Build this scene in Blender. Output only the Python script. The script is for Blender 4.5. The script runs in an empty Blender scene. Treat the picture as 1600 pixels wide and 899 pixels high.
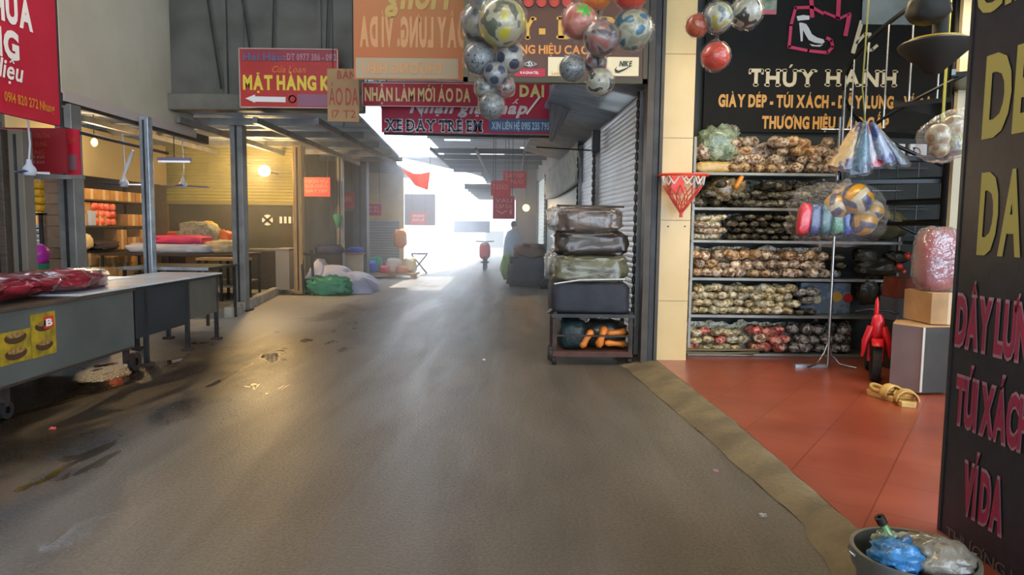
import bpy, math, random, unicodedata
from mathutils import Vector, Matrix, noise
V = Vector
R = random.Random(7)
S = bpy.context.scene
COL = S.collection
# ------------------------------------------------------------ camera, world, sun, exposure
F = 1080.0
PITCH = math.atan(93.5 / F)
cd = bpy.data.cameras.new('camera'); cam = bpy.data.objects.new('camera', cd); COL.objects.link(cam)
cd.sensor_width = 36.0; cd.lens = F / 1600 * 36; cd.clip_start = .05; cd.clip_end = 300
ROT = Matrix.Rotation(math.radians(90) - PITCH, 3, 'X') @ Matrix.Rotation(math.radians(.65), 3, 'Z')
CAM = V((0, 0, 1.55))
cam.matrix_world = Matrix.Translation(CAM) @ ROT.to_4x4()
S.camera = cam
S.view_settings.view_transform = 'Standard'; S.view_settings.look = 'None'
S.view_settings.exposure = 0.1; S.view_settings.gamma = 1; S.view_settings.use_curve_mapping = False
S.cycles.max_bounces = 8; S.cycles.diffuse_bounces = 4; S.cycles.transparent_max_bounces = 12
S.cycles.volume_bounces = 1; S.cycles.caustics_reflective = False; S.cycles.caustics_refractive = False
S.cycles.sample_clamp_indirect = 6; S.cycles.volume_step_rate = 4
w = bpy.data.worlds.new('world'); S.world = w; w.use_nodes = True
bg = w.node_tree.nodes['Background']; bg.inputs[0].default_value = (.70, .83, 1, 1); bg.inputs[1].default_value = 7

def lamp(kind, name, loc, energy, color, rot=(0, 0, 0), size=.1, sy=None):
    l = bpy.data.lights.new(name, kind); l.energy = energy; l.color = color
    if kind == 'AREA':
        l.size = size
        if sy: l.shape = 'RECTANGLE'; l.size_y = sy
    elif kind == 'SUN': l.angle = size
    else: l.shadow_soft_size = size
    o = bpy.data.objects.new(name, l); COL.objects.link(o); o.location = loc; o.rotation_euler = rot
    return o
sun_dir = V((.12, -.40, -.9)).normalized()
sun = lamp('SUN', 'sun', (0, 30, 20), 9.0, (1, .96, .9), size=.01)
sun.rotation_euler = sun_dir.to_track_quat('-Z', 'Y').to_euler()
lamp('AREA', 'shop_tube_light', (3.4, 5.9, 3.75), 92, (1, .78, .46), size=2.6, sy=.5)
lamp('AREA', 'market_fill_light', (-3.2, 5.5, 6.1), 190, (1, .93, .82), size=5, sy=.5)  # fill light added out of view to brighten the near lane
lamp('AREA', 'near_area_light', (.4, 2.2, 4.6), 30, (1, .8, .52), size=1.6, sy=.4)  # warm area light high over the near lane, no fixture modelled

def P(px, py, Y=None, X=None, Z=None):
    d = ROT @ V(((px - 800) / F, -(py - 449.5) / F, -1))
    if Y is not None: t = Y / d.y
    elif X is not None: t = X / d.x
    else: t = (Z - CAM.z) / d.z
    return CAM + d * t
# ------------------------------------------------------------ materials
def lin(h):
    if isinstance(h, str):
        c = [int(h[i:i + 2], 16) / 255 for i in (0, 2, 4)]
        return tuple(x / 12.92 if x <= .04045 else ((x + .055) / 1.055) ** 2.4 for x in c) + (1,)
    return tuple(h) + (1,)
MATS = {}
def mat(name, col, rough=.6, metal=0, c2=None, ns=6, nd=4, bump=0, bs=40, rnd=0, emit=0, alpha=1, coat=0, thr=None, trans=0, stretch=None, lines=None):
    """principled material: optional noise between col and c2, noise bump, per-object brightness change"""
    if name in MATS: return MATS[name]
    m = bpy.data.materials.new(name); m.use_nodes = True; MATS[name] = m
    nt = m.node_tree; N = nt.nodes; L = nt.links; b = N['Principled BSDF']
    b.inputs['Roughness'].default_value = rough; b.inputs['Metallic'].default_value = metal
    b.inputs['Coat Weight'].default_value = coat; b.inputs['Coat Roughness'].default_value = .1
    c = lin(col); src = None
    tc = N.new('ShaderNodeTexCoord'); mp = N.new('ShaderNodeMapping'); L.new(tc.outputs['Object'], mp.inputs[0])
    if stretch: mp.inputs['Scale'].default_value = stretch
    if c2:
        n = N.new('ShaderNodeTexNoise'); n.inputs['Scale'].default_value = ns; n.inputs['Detail'].default_value = nd
        if rnd:
            n.noise_dimensions = '4D'; oi0 = N.new('ShaderNodeObjectInfo'); mm = N.new('ShaderNodeMath'); mm.operation = 'MULTIPLY'
            mm.inputs[1].default_value = 50; L.new(oi0.outputs['Random'], mm.inputs[0]); L.new(mm.outputs[0], n.inputs['W'])
        L.new(mp.outputs[0], n.inputs['Vector'])
        r = N.new('ShaderNodeValToRGB'); lo, hi = thr or (.35, .65)
        r.color_ramp.elements[0].position = lo; r.color_ramp.elements[1].position = hi
        r.color_ramp.elements[0].color = c; r.color_ramp.elements[1].color = lin(c2)
        L.new(n.outputs[0], r.inputs[0]); src = r.outputs[0]
    if rnd:
        oi = N.new('ShaderNodeObjectInfo'); h = N.new('ShaderNodeHueSaturation')
        mr = N.new('ShaderNodeMapRange'); mr.inputs[3].default_value = 1 - rnd; mr.inputs[4].default_value = 1 + rnd
        L.new(oi.outputs['Random'], mr.inputs[0]); L.new(mr.outputs[0], h.inputs['Value'])
        if src: L.new(src, h.inputs['Color'])
        else: h.inputs['Color'].default_value = c
        src = h.outputs[0]
    if src: L.new(src, b.inputs['Base Color'])
    else: b.inputs['Base Color'].default_value = c
    if bump:
        n2 = N.new('ShaderNodeTexNoise'); n2.inputs['Scale'].default_value = bs; n2.inputs['Detail'].default_value = 3
        L.new(mp.outputs[0], n2.inputs['Vector'])
        bp = N.new('ShaderNodeBump'); bp.inputs['Strength'].default_value = bump; bp.inputs['Distance'].default_value = .03
        L.new(n2.outputs[0], bp.inputs['Height']); L.new(bp.outputs[0], b.inputs['Normal'])
    if lines:   # (axis, wavelength, strength) regular ribs across a metal sheet
        ax, wl, st = lines
        sx = N.new('ShaderNodeSeparateXYZ'); L.new(tc.outputs['Object'], sx.inputs[0])
        m1 = N.new('ShaderNodeMath'); m1.operation = 'MULTIPLY'; m1.inputs[1].default_value = 2 * math.pi / wl
        m2 = N.new('ShaderNodeMath'); m2.operation = 'SINE'
        L.new(sx.outputs['XYZ'.index(ax)], m1.inputs[0]); L.new(m1.outputs[0], m2.inputs[0])
        bp = N.new('ShaderNodeBump'); bp.inputs['Strength'].default_value = st; bp.inputs['Distance'].default_value = wl * .2
        L.new(m2.outputs[0], bp.inputs['Height']); L.new(bp.outputs[0], b.inputs['Normal'])
    if emit:
        b.inputs['Emission Color'].default_value = c; b.inputs['Emission Strength'].default_value = emit
    if alpha < 1: b.inputs['Alpha'].default_value = alpha
    if trans:   # thin sheet that lets light through
        t = N.new('ShaderNodeBsdfTranslucent'); t.inputs[0].default_value = c
        if src: L.new(src, t.inputs[0])
        mx = N.new('ShaderNodeMixShader'); mx.inputs[0].default_value = trans
        L.new(b.outputs[0], mx.inputs[1]); L.new(t.outputs[0], mx.inputs[2]); L.new(mx.outputs[0], N['Material Output'].inputs[0])
    return m
def plastic_film(name, tint='ffffff', amt=.35, bs=30, dif=.5):
    if name in MATS: return MATS[name]
    m = bpy.data.materials.new(name); m.use_nodes = True; MATS[name] = m
    nt = m.node_tree; N = nt.nodes; L = nt.links; N.remove(N['Principled BSDF'])
    t = N.new('ShaderNodeBsdfTransparent'); g = N.new('ShaderNodeBsdfGlossy'); g.inputs['Roughness'].default_value = .18
    d = N.new('ShaderNodeBsdfDiffuse'); d.inputs[0].default_value = lin(tint)
    n = N.new('ShaderNodeTexNoise'); n.inputs['Scale'].default_value = bs; n.inputs['Detail'].default_value = 2
    tc = N.new('ShaderNodeTexCoord'); L.new(tc.outputs['Object'], n.inputs['Vector'])
    bp = N.new('ShaderNodeBump'); bp.inputs['Strength'].default_value = .8; bp.inputs['Distance'].default_value = .03; L.new(n.outputs[0], bp.inputs['Height'])
    L.new(bp.outputs[0], g.inputs['Normal']); L.new(bp.outputs[0], d.inputs['Normal'])
    a = N.new('ShaderNodeMixShader'); a.inputs[0].default_value = 1 - dif; L.new(g.outputs[0], a.inputs[1]); L.new(d.outputs[0], a.inputs[2])
    lw = N.new('ShaderNodeLayerWeight'); lw.inputs[0].default_value = .35
    mr = N.new('ShaderNodeMapRange'); mr.inputs[3].default_value = amt * .55; mr.inputs[4].default_value = min(1, amt * 2.2); L.new(lw.outputs['Facing'], mr.inputs[0])
    x = N.new('ShaderNodeMixShader'); L.new(mr.outputs[0], x.inputs[0]); L.new(t.outputs[0], x.inputs[1]); L.new(a.outputs[0], x.inputs[2])
    L.new(x.outputs[0], N['Material Output'].inputs[0])
    return m
# ------------------------------------------------------------ object helpers
def tag(o, label=None, cat=None, group=None, kind=None):
    if label: o['label'] = label
    if cat: o['category'] = cat
    if group: o['group'] = group
    if kind: o['kind'] = kind
    return o
def thing(name, label, cat, loc=(0, 0, 0), group=None, rz=0):
    o = bpy.data.objects.new(name, None); COL.objects.link(o); o.empty_display_size = .1
    o.location = loc; o.rotation_euler = (0, 0, rz)
    return tag(o, label, cat, group)
def dup(o, loc=None, rot=None, scale=None, label=None, group=None, parent=None):
    c = o.copy(); COL.objects.link(c)
    if parent is not None: c.parent = parent
    for ch in [x for x in bpy.data.objects if x.parent == o] if parent is None else list(o.children): dup(ch, parent=c)
    if loc is not None: c.location = loc
    if rot is not None: c.rotation_euler = rot
    if scale is not None: c.scale = scale
    if label: c['label'] = label
    if group: c['group'] = group
    return c
class B:
    def __init__(s): s.v = []; s.f = []; s.m = []; s.k = 0
    def add(s, vs, fs, k=None):
        n = len(s.v); s.v += [V(p) for p in vs]; s.f += [[n + i for i in f] for f in fs]; s.m += [s.k if k is None else k] * len(fs); return s
    def hexa(s, a, b, k=None):   # a, b: 4 points each
        return s.add(list(a) + list(b), [(3, 2, 1, 0), (4, 5, 6, 7), (0, 1, 5, 4), (1, 2, 6, 5), (2, 3, 7, 6), (3, 0, 4, 7)], k)
    def bx(s, x0, x1, y0, y1, z0, z1, k=None):
        x0, x1 = sorted((x0, x1)); y0, y1 = sorted((y0, y1)); z0, z1 = sorted((z0, z1))
        return s.hexa([(x0, y0, z0), (x1, y0, z0), (x1, y1, z0), (x0, y1, z0)], [(x0, y0, z1), (x1, y0, z1), (x1, y1, z1), (x0, y1, z1)], k)
    def ob(s, c, sz, rz=0, rx=0, ry=0, k=None):
        M = Matrix.Rotation(rz, 3, 'Z') @ Matrix.Rotation(ry, 3, 'Y') @ Matrix.Rotation(rx, 3, 'X'); x, y, z = [q / 2 for q in sz]; c = V(c)
        q = lambda a, b_, d: c + M @ V((a, b_, d))
        return s.hexa([q(-x, -y, -z), q(x, -y, -z), q(x, y, -z), q(-x, y, -z)], [q(-x, -y, z), q(x, -y, z), q(x, y, z), q(-x, y, z)], k)
    def bar(s, p, q, w, h=None, k=None):
        p, q = V(p), V(q); h = h or w; d = (q - p).normalized(); u = V((0, 0, 1)) if abs(d.z) < .9 else V((0, 1, 0))
        a = d.cross(u).normalized() * w / 2; b_ = a.normalized().cross(d) * h / 2
        return s.hexa([p - a - b_, p + a - b_, p + a + b_, p - a + b_], [q - a - b_, q + a - b_, q + a + b_, q - a + b_], k)
    def tube(s, pts, r, n=8, k=None, caps=True):
        pts = [V(p) for p in pts]; rs = r if isinstance(r, (list, tuple)) else [r] * len(pts); rings = []; pa = None
        for i, p in enumerate(pts):
            d = (pts[min(i + 1, len(pts) - 1)] - pts[max(i - 1, 0)])
            d = d.normalized() if d.length > 1e-9 else V((0, 0, 1))
            if pa is None: a = d.orthogonal().normalized()
            else:
                a = pa - d * pa.dot(d); a = a.normalized() if a.length > 1e-6 else d.orthogonal().normalized()
            pa = a; b_ = d.cross(a)
            rings.append([p + (a * math.cos(t) + b_ * math.sin(t)) * rs[i] for t in [2 * math.pi * j / n for j in range(n)]])
        vs = [q for g in rings for q in g]; fs = [(i * n + j, i * n + (j + 1) % n, (i + 1) * n + (j + 1) % n, (i + 1) * n + j) for i in range(len(pts) - 1) for j in range(n)]
        if caps: fs += [tuple(range(n))[::-1], tuple((len(pts) - 1) * n + j for j in range(n))]
        return s.add(vs, fs, k)
    def lathe(s, prof, c=(0, 0, 0), n=24, k=None, ax='Z', wob=None):
        c = V(c); vs = []
        for (r, z) in prof:
            for j in range(n):
                t = 2 * math.pi * j / n; rr = r * (wob(t, z) if wob else 1)
                p = (rr * math.cos(t), rr * math.sin(t), z)
                if ax == 'Y': p = (p[0], p[2], p[1])
                if ax == 'X': p = (p[2], p[0], p[1])
                vs.append(c + V(p))
        fs = [(i * n + j, i * n + (j + 1) % n, (i + 1) * n + (j + 1) % n, (i + 1) * n + j) for i in range(len(prof) - 1) for j in range(n)]
        return s.add(vs, fs, k)
    def blob(s, c, r, e=1.0, amp=.0, fr=3, seed=0, nu=24, nv=14, rz=0, k=None, ry=0):
        """super-ellipsoid with noise: e<1 makes it boxy"""
        c = V(c); M = Matrix.Rotation(rz, 3, 'Z') @ Matrix.Rotation(ry, 3, 'Y'); vs = []; sg = lambda x: (abs(x) ** e) * (1 if x >= 0 else -1)
        for i in range(nv + 1):
            ph = -math.pi / 2 + math.pi * i / nv
            for j in range(nu):
                t = 2 * math.pi * j / nu
                p = V((sg(math.cos(ph)) * sg(math.cos(t)), sg(math.cos(ph)) * sg(math.sin(t)), sg(math.sin(ph))))
                if amp: p *= 1 + amp * (noise.noise(p * fr + V((seed * 3.1, seed, seed * 1.7))) + .5 * noise.noise(p * fr * 2.7 + V((seed, 0, 5))))
                vs.append(c + M @ V((p.x * r[0], p.y * r[1], p.z * r[2])))
        fs = [(i * nu + j, i * nu + (j + 1) % nu, (i + 1) * nu + (j + 1) % nu, (i + 1) * nu + j) for i in range(nv) for j in range(nu)]
        return s.add(vs, fs, k)
    def grid(s, fn, nu, nv, k=None):
        vs = [fn(i / nu, j / nv) for j in range(nv + 1) for i in range(nu + 1)]
        fs = [(j * (nu + 1) + i, j * (nu + 1) + i + 1, (j + 1) * (nu + 1) + i + 1, (j + 1) * (nu + 1) + i) for j in range(nv) for i in range(nu)]
        return s.add(vs, fs, k)
    def out(s, name, m, parent=None, label=None, cat=None, group=None, kind=None, smooth=False, local=False, bevel=0, solid=0):
        ms = m if isinstance(m, (list, tuple)) else [m]
        vs = s.v
        if parent is not None:
            if not local: mw = (Matrix.Translation(parent_loc(parent)) @ Matrix.Rotation(parent_rz(parent), 4, 'Z')).inverted(); vs = [mw @ p for p in vs]
            loc = V((0, 0, 0))
        elif local: loc = V((0, 0, 0))
        else:
            xs = [p.x for p in vs]; ys = [p.y for p in vs]; zs = [p.z for p in vs]
            loc = V(((min(xs) + max(xs)) / 2, (min(ys) + max(ys)) / 2, min(zs))); vs = [p - loc for p in vs]
        me = bpy.data.meshes.new(name); me.from_pydata([tuple(p) for p in vs], [], s.f); me.update()
        for q in ms: me.materials.append(q)
        me.polygons.foreach_set('material_index', s.m)
        if smooth:
            me.polygons.foreach_set('use_smooth', [True] * len(me.polygons))
            me.set_sharp_from_angle(angle=math.radians(48 if smooth is True else smooth))
        me.validate(); me.update()
        o = bpy.data.objects.new(name, me); COL.objects.link(o); o.location = loc
        if parent is not None: o.parent = parent
        if bevel:
            b = o.modifiers.new('bevel', 'BEVEL'); b.width = bevel; b.segments = 2; b.limit_method = 'ANGLE'
        if solid:
            b = o.modifiers.new('solidify', 'SOLIDIFY'); b.thickness = solid
        return tag(o, label, cat, group, kind)
def parent_loc(p):
    l = V(p.location)
    if p.parent is not None: l = parent_loc(p.parent) + (Matrix.Rotation(parent_rz(p.parent), 3, 'Z') @ l)
    return l
def parent_rz(p): return p.rotation_euler.z + (parent_rz(p.parent) if p.parent is not None else 0)
# ------------------------------------------------------------ lettering
_G = {}
def glyph(ch, bold):
    if (ch, bold) in _G: return _G[(ch, bold)]
    c = bpy.data.curves.new('t', 'FONT'); c.body = ch; c.offset = bold; c.resolution_u = 3
    o = bpy.data.objects.new('t', c); COL.objects.link(o); bpy.context.view_layer.update()
    me = bpy.data.meshes.new_from_object(o.evaluated_get(bpy.context.evaluated_depsgraph_get()))
    vs = [(v.co.x, v.co.y) for v in me.vertices]; fs = [list(p.vertices) for p in me.polygons]
    bpy.data.objects.remove(o); bpy.data.curves.remove(c); bpy.data.meshes.remove(me)
    x0 = min([p[0] for p in vs] or [0]); x1 = max([p[0] for p in vs] or [.3])
    _G[(ch, bold)] = ([(x - x0, y) for x, y in vs], fs, x1 - x0); return _G[(ch, bold)]
SER = {'T': [(.5, 0), (.04, 9), (.96, 9)], 'H': [(.1, 0), (.9, 0), (.1, 1), (.9, 1)], 'U': [(.1, 1), (.9, 1)], 'Y': [(.5, 0), (.08, 1), (.92, 1)], 'A': [(.07, 0), (.93, 0)],
       'N': [(.1, 0), (.1, 1), (.9, 1)], 'M': [(.08, 0), (.92, 0), (.08, 1), (.92, 1)], 'X': [(.1, 0), (.9, 0), (.1, 1), (.9, 1)], 'E': [(.14, 0), (.14, 1)], 'R': [(.14, 0), (.14, 1), (.92, 0)],
       'D': [(.1, 0), (.1, 1)], 'I': [(.5, 0), (.5, 1)], 'L': [(.14, 0), (.14, 1)], 'P': [(.14, 0), (.14, 1)]}
def letters(text, bold=.02, serif=False, gap=.07, italic=0, grow=0):
    """flat faces of a line of text, accents built onto plain capitals; x from 0 to width, y 0 to .69"""
    vs = []; fs = []; x = 0
    def poly(pts):
        cx_ = sum(p[0] for p in pts) / len(pts); cy_ = sum(p[1] for p in pts) / len(pts)
        if grow: pts = [(p[0] + grow * (1 if p[0] > cx_ else -1), p[1] + grow * (1 if p[1] > cy_ else -1)) for p in pts]
        n = len(vs); vs.extend(pts); fs.append(list(range(n, n + len(pts))))
    for ch in text:
        if ch == ' ': x += .26; continue
        bar = ch in 'Đđ'; base = 'D' if ch == 'Đ' else 'd' if ch == 'đ' else ch
        dec = unicodedata.normalize('NFD', base); b0 = dec[0]
        wd = glyph(b0, bold)[2]; g, f, wg = glyph(b0, bold + grow); n = len(vs)
        vs += [(x + a - (wg - wd) / 2, b_) for a, b_ in g]; fs += [[n + i for i in q] for q in f]
        top = .72 if b0.isupper() else .56; cx = x + wd / 2; t = .045 + bold
        if bar: poly([(x - .09, .31), (x + .3, .31), (x + .3, .40), (x - .09, .40)])
        up = top + .05
        for c in dec[1:]:
            o = ord(c)
            if o == 0x323: poly([(cx - t, -.2), (cx + t, -.2), (cx + t, -.1), (cx - t, -.1)])
            elif o == 0x31B: poly([(x + wd - .1, top - .1), (x + wd - .02, top - .12), (x + wd + .12, top + .1), (x + wd + .02, top + .1)])
            elif o == 0x301: poly([(cx - .06, up), (cx + .02, up), (cx + .14, up + .14), (cx + .02, up + .14)]); up += .1
            elif o == 0x300: poly([(cx - .02, up), (cx + .06, up), (cx - .02, up + .14), (cx - .14, up + .14)]); up += .1
            elif o == 0x302:
                poly([(cx - .16, up), (cx - .07, up), (cx, up + .09), (cx, up + .15), (cx - .03, up + .15)]); poly([(cx + .07, up), (cx + .16, up), (cx + .03, up + .15), (cx, up + .15), (cx, up + .09)]); up += .15
            elif o == 0x309: poly([(cx - .02, up), (cx + .04, up), (cx + .09, up + .08), (cx + .03, up + .15), (cx - .06, up + .13), (cx + .02, up + .08)]); up += .12
            elif o == 0x303: poly([(cx - .15, up), (cx - .05, up + .06), (cx + .05, up), (cx + .15, up + .08), (cx + .13, up + .12), (cx + .05, up + .06), (cx - .05, up + .12), (cx - .15, up + .06)]); up += .12
            elif o == 0x306: poly([(cx - .14, up + .12), (cx - .08, up), (cx + .08, up), (cx + .14, up + .12), (cx + .05, up + .07), (cx - .05, up + .07)]); up += .1
        if serif and b0 in SER:
            for fx, fy in SER[b0]:
                sx = x + fx * wd; hw = .13; hh = .085
                if fy == 9: poly([(sx - .06, .48), (sx + .06, .48), (sx + .06, .69), (sx - .06, .69)])
                else:
                    y0 = 0 if fy == 0 else .685 - hh; poly([(sx - hw, y0), (sx + hw, y0), (sx + hw, y0 + hh), (sx - hw, y0 + hh)])
        x += wd + gap + (.08 if serif else 0) + (.04 if any(ord(c) == 0x31B for c in dec[1:]) else 0)
    if italic: vs = [(a + b_ * italic, b_) for a, b_ in vs]
    return vs, fs, max(x - gap, .01)
def write(parent, text, LL, LR, UL, m, off, bold=.02, serif=False, name='lettering', gap=.07, italic=0, mirror=False, outline=None, label=None):
    vs, fs, wd = letters(text, bold, serif, gap, italic); LL, LR, UL = V(LL), V(LR), V(UL); U = LR - LL; W = UL - LL
    mk = lambda q, d: [LL + U * ((1 - a / wd) if mirror else a / wd) + W * (b_ / .7) + d for a, b_ in q]
    nrm = U.cross(W).normalized() * off
    if outline:
        v2, f2, _ = letters(text, bold, serif, gap, italic, grow=.05)
        B().add(mk(v2, nrm), f2).out('lettering_outline', outline, parent)
        nrm = nrm * 1.8
    b = B().add(mk(vs, nrm), fs); return b.out(name, m, parent, label=label)
def wpx(parent, text, x0, x1, yt, yb, m, off=.006, Y=None, X=None, dy=0, **k):
    """text between photo columns x0..x1, capitals from row yb up to yt at x0, upright on the sign's own plane"""
    a = P(x0, yb, Y=Y, X=X); c = P(x0, yt, Y=Y, X=X); b = P(x1, yb + dy, Y=Y, X=X); b.z = a.z if dy == 0 else b.z
    if X is not None: b.z = a.z
    return write(parent, text, a, b, V((a.x, a.y, c.z)), m, off, **k)
def board(px0, px1, py0, py1, Y, th=.03, yl=None):
    a = P(px0, py1, Y=Y); b = P(px1, py1, Y=Y); c = P(px0, py0, Y=Y)
    return a.x, b.x, min(a.z, b.z), c.z
# ------------------------------------------------------------ common materials
steel = mat('grey_steel', '8f8e8a', .45, .4, c2='75736f', ns=3, bump=.1)
steel_d = mat('dark_steel', '3a3b3a', .5, .4, c2='2a2927', ns=5)
galv = mat('galvanised', 'b9c3cc', .35, .6, c2='98a2ab', ns=8)
iron = mat('rusty_iron', '4a3a33', .6, .4, c2='2d2622', ns=9)
wood_l = mat('pale_wood_post', 'c9a877', .6, c2='a9875a', ns=4, stretch=(8, 8, .6))
wood_d = mat('dark_wood', '4b3d30', .6, c2='352a21', ns=5, stretch=(1, 8, 8))
concrete = mat('kerb_concrete', '8f8a80', .85, c2='6f6b62', ns=4, bump=.3)
black = mat('black_paint', '15181b', .35, c2='1c2022', ns=5)
rubber = mat('rubber', '141414', .7)
white_p = mat('white_plastic', 'd9dbdd', .4)
blackboard2 = mat('black_wall_sign', '100f0b', .85, c2='15140e', ns=6)
blackboard = mat('black_sign', '1e2430', .38, c2='262e3a', ns=14, bump=.04, bs=60)
red_v = mat('red_vinyl', 'b01830', .45, c2='a81028', ns=3)
red_o = mat('orange_red_vinyl', 'd0321e', .5)
red_dk = mat('dark_red_vinyl', '780c18', .5)
yel = mat('yellow_letter', 'e3c83c', .5)
cream_l = mat('cream_letter', 'e8d9ae', .5)
white_l = mat('white_letter', 'e9e7e2', .5)
gold_l = mat('gold_letter', 'd99a35', .45)
navy_l = mat('navy_letter', '232c46', .5)
film = plastic_film('clear_film', amt=.16); film_b = plastic_film('ball_film', amt=.07, bs=3, dif=.7); film2 = plastic_film('cloudy_film', 'e8eef0', .3, 18)
carton = mat('carton', 'b98a52', .75, c2='a2743f', ns=4, rnd=.22)
carton_l = mat('pale_carton', 'c6a072', .75, c2='ab875c', ns=4, rnd=.15)
# ------------------------------------------------------------ the ground
def ground_mat():
    m = bpy.data.materials.new('road_concrete'); m.use_nodes = True; nt = m.node_tree; N = nt.nodes; L = nt.links; b = N['Principled BSDF']
    tc = N.new('ShaderNodeTexCoord'); sx = N.new('ShaderNodeSeparateXYZ'); L.new(tc.outputs['Object'], sx.inputs[0])
    def nz(s, d, st=(1, 1, 1), dist=0):
        mp = N.new('ShaderNodeMapping'); mp.inputs['Scale'].default_value = st; L.new(tc.outputs['Object'], mp.inputs[0])
        n = N.new('ShaderNodeTexNoise'); n.inputs['Scale'].default_value = s; n.inputs['Detail'].default_value = d; n.inputs['Distortion'].default_value = dist
        L.new(mp.outputs[0], n.inputs['Vector']); return n.outputs[0]
    def mr(v, a, b_, c, d):
        q = N.new('ShaderNodeMapRange'); q.inputs[1].default_value = a; q.inputs[2].default_value = b_; q.inputs[3].default_value = c; q.inputs[4].default_value = d; L.new(v, q.inputs[0]); return q.outputs[0]
    def mul(a, b_, op='MULTIPLY'):
        q = N.new('ShaderNodeMath'); q.operation = op
        for i, z in enumerate((a, b_)):
            if isinstance(z, (int, float)): q.inputs[i].default_value = z
            else: L.new(z, q.inputs[i])
        q.use_clamp = op == 'MULTIPLY'; return q.outputs[0]
    def mix(f, a, b_):
        q = N.new('ShaderNodeMix'); q.data_type = 'RGBA'
        if isinstance(f, float): q.inputs[0].default_value = f
        else: L.new(f, q.inputs[0])
        for i, z in ((6, a), (7, b_)):
            if isinstance(z, tuple): q.inputs[i].default_value = z
            else: L.new(z, q.inputs[i])
        return q.outputs[2]
    fine = nz(55, 4); mid = nz(3.2, 5, (1, .35, 1)); big = nz(.8, 4, (1, .5, 1))
    base = mix(mr(mid, .35, .65, 0, 1), lin('625a4f'), lin('736a5d'))
    base = mix(mr(fine, .3, .75, 0, .55), base, lin('443f38'))
    grit = mix(mr(nz(160, 2), .66, .72, 0, .8), base, lin('a49a8c'))
    # wheel tracks polished into the middle of the road, running along it
    tr = nz(2.6, 5, (1, .1, 1), .6); track = mr(tr, .45, .66, 0, .5); c1 = mix(track, grit, lin('6f6b63'))
    # brown wet dirt beside the counters
    wob = mul(mul(nz(.7, 4), 1.2), .6, 'SUBTRACT'); xw = mul(sx.outputs[0], wob, 'ADD'); left = mr(xw, -2.45, -2.8, 0, 1); near = mr(sx.outputs[1], 10.5, 7.5, 0, 1); reg = mul(left, near)
    wet = mul(reg, mr(nz(1.1, 6, (1, .45, 1), .8), .42, .54, 0, 1))
    dirt = mix(mr(nz(3, 6, (1, .4, 1), 1), .42, .56, 0, 1), lin('261c0f'), lin('5a4a33'))
    c2 = mix(reg, c1, dirt); c3 = mix(wet, c2, lin('21180e'))
    # dusty strip by the left kerb
    dust = mul(mr(sx.outputs[0], -2.6, -3.6, 0, 1), mr(sx.outputs[1], 9, 11, 0, 1)); c4 = mix(mul(dust, .75), c3, lin('c4bfb6'))
    damp = mul(mr(nz(.55, 4, (1, .5, 1), .5), .60, .66, 0, 1), .55); c5 = mix(damp, c4, lin('3c352c'))
    L.new(c5, b.inputs['Base Color'])
    puddle = mul(mr(nz(2.2, 5, (1, .45, 1), .9), .61, .64, 0, 1), mul(mr(sx.outputs[0], -1.9, -2.5, 0, 1), mr(sx.outputs[1], 12, 9, 0, 1)))
    rg = mul(mr(fine, .3, .7, .34, .55), mul(mr(puddle, 0, 1, 0, .42), mul(mr(wet, 0, 1, 0, .12), mul(track, .15), 'ADD'), 'ADD'), 'SUBTRACT')
    band = mul(mul(mr(xw, -2.9, -2.6, 0, 1), mr(xw, -1.1, -2.0, 0, 1)), mul(mr(sx.outputs[1], 4, 5.5, 0, 1), mr(sx.outputs[1], 13, 10, 0, 1)))
    rg = mul(rg, mul(band, .07), 'SUBTRACT')
    L.new(rg, b.inputs['Roughness'])
    h = mul(mul(fine, .35, 'MULTIPLY'), mul(mid, .5, 'MULTIPLY'), 'ADD'); h2 = mul(h, mul(track, .2), 'SUBTRACT')
    bp = N.new('ShaderNodeBump'); bp.inputs['Distance'].default_value = .02; L.new(h2, bp.inputs['Height'])
    L.new(mr(puddle, 0, 1, .55, .02), bp.inputs['Strength']); L.new(bp.outputs[0], b.inputs['Normal'])
    return m
gm = ground_mat()
B().bx(-14, 12, -8, 60, -.3, 0).out('floor', gm, kind='structure', local=True)
# red tiled shop floor and the concrete ramp in front of it
redp = [P(1029, 565, Z=.08), P(1150, 660, Z=.08), P(1345, 830, Z=.08), P(1520, 985, Z=.08)]
roadp = [P(985, 582, Z=.004), P(1085, 668, Z=.004), P(1258, 822, Z=.004), P(1345, 985, Z=.004)]
def floor_mat():
    m = mat('red_floor_tiles', 'a4533c', .3, c2='95462f', ns=2.5, rnd=0, coat=.1)
    nt = m.node_tree; N = nt.nodes; L = nt.links; b = N['Principled BSDF']; src = b.inputs['Base Color'].links[0].from_socket
    tc = N.new('ShaderNodeTexCoord'); mp = N.new('ShaderNodeMapping'); mp.inputs['Rotation'].default_value = (0, 0, .62); L.new(tc.outputs['Object'], mp.inputs[0])
    br = N.new('ShaderNodeTexBrick'); br.offset = 0; br.inputs['Scale'].default_value = 1; br.inputs['Brick Width'].default_value = .5; br.inputs['Row Height'].default_value = .5; br.inputs['Mortar Size'].default_value = .004
    br.inputs['Color1'].default_value = (1, 1, 1, 1); br.inputs['Color2'].default_value = (.88, .88, .88, 1); br.inputs['Mortar'].default_value = (.55, .45, .4, 1)
    L.new(mp.outputs[0], br.inputs['Vector']); x = N.new('ShaderNodeMix'); x.data_type = 'RGBA'; x.blend_type = 'MULTIPLY'; x.inputs[0].default_value = 1
    L.new(src, x.inputs[6]); L.new(br.outputs['Color'], x.inputs[7]); L.new(x.outputs[2], b.inputs['Base Color']); return m
fl = B(); poly = redp + [V((6.5, redp[3].y, .08)), V((6.5, 8.5, .08)), V((redp[0].x, 8.5, .08))]
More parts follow.
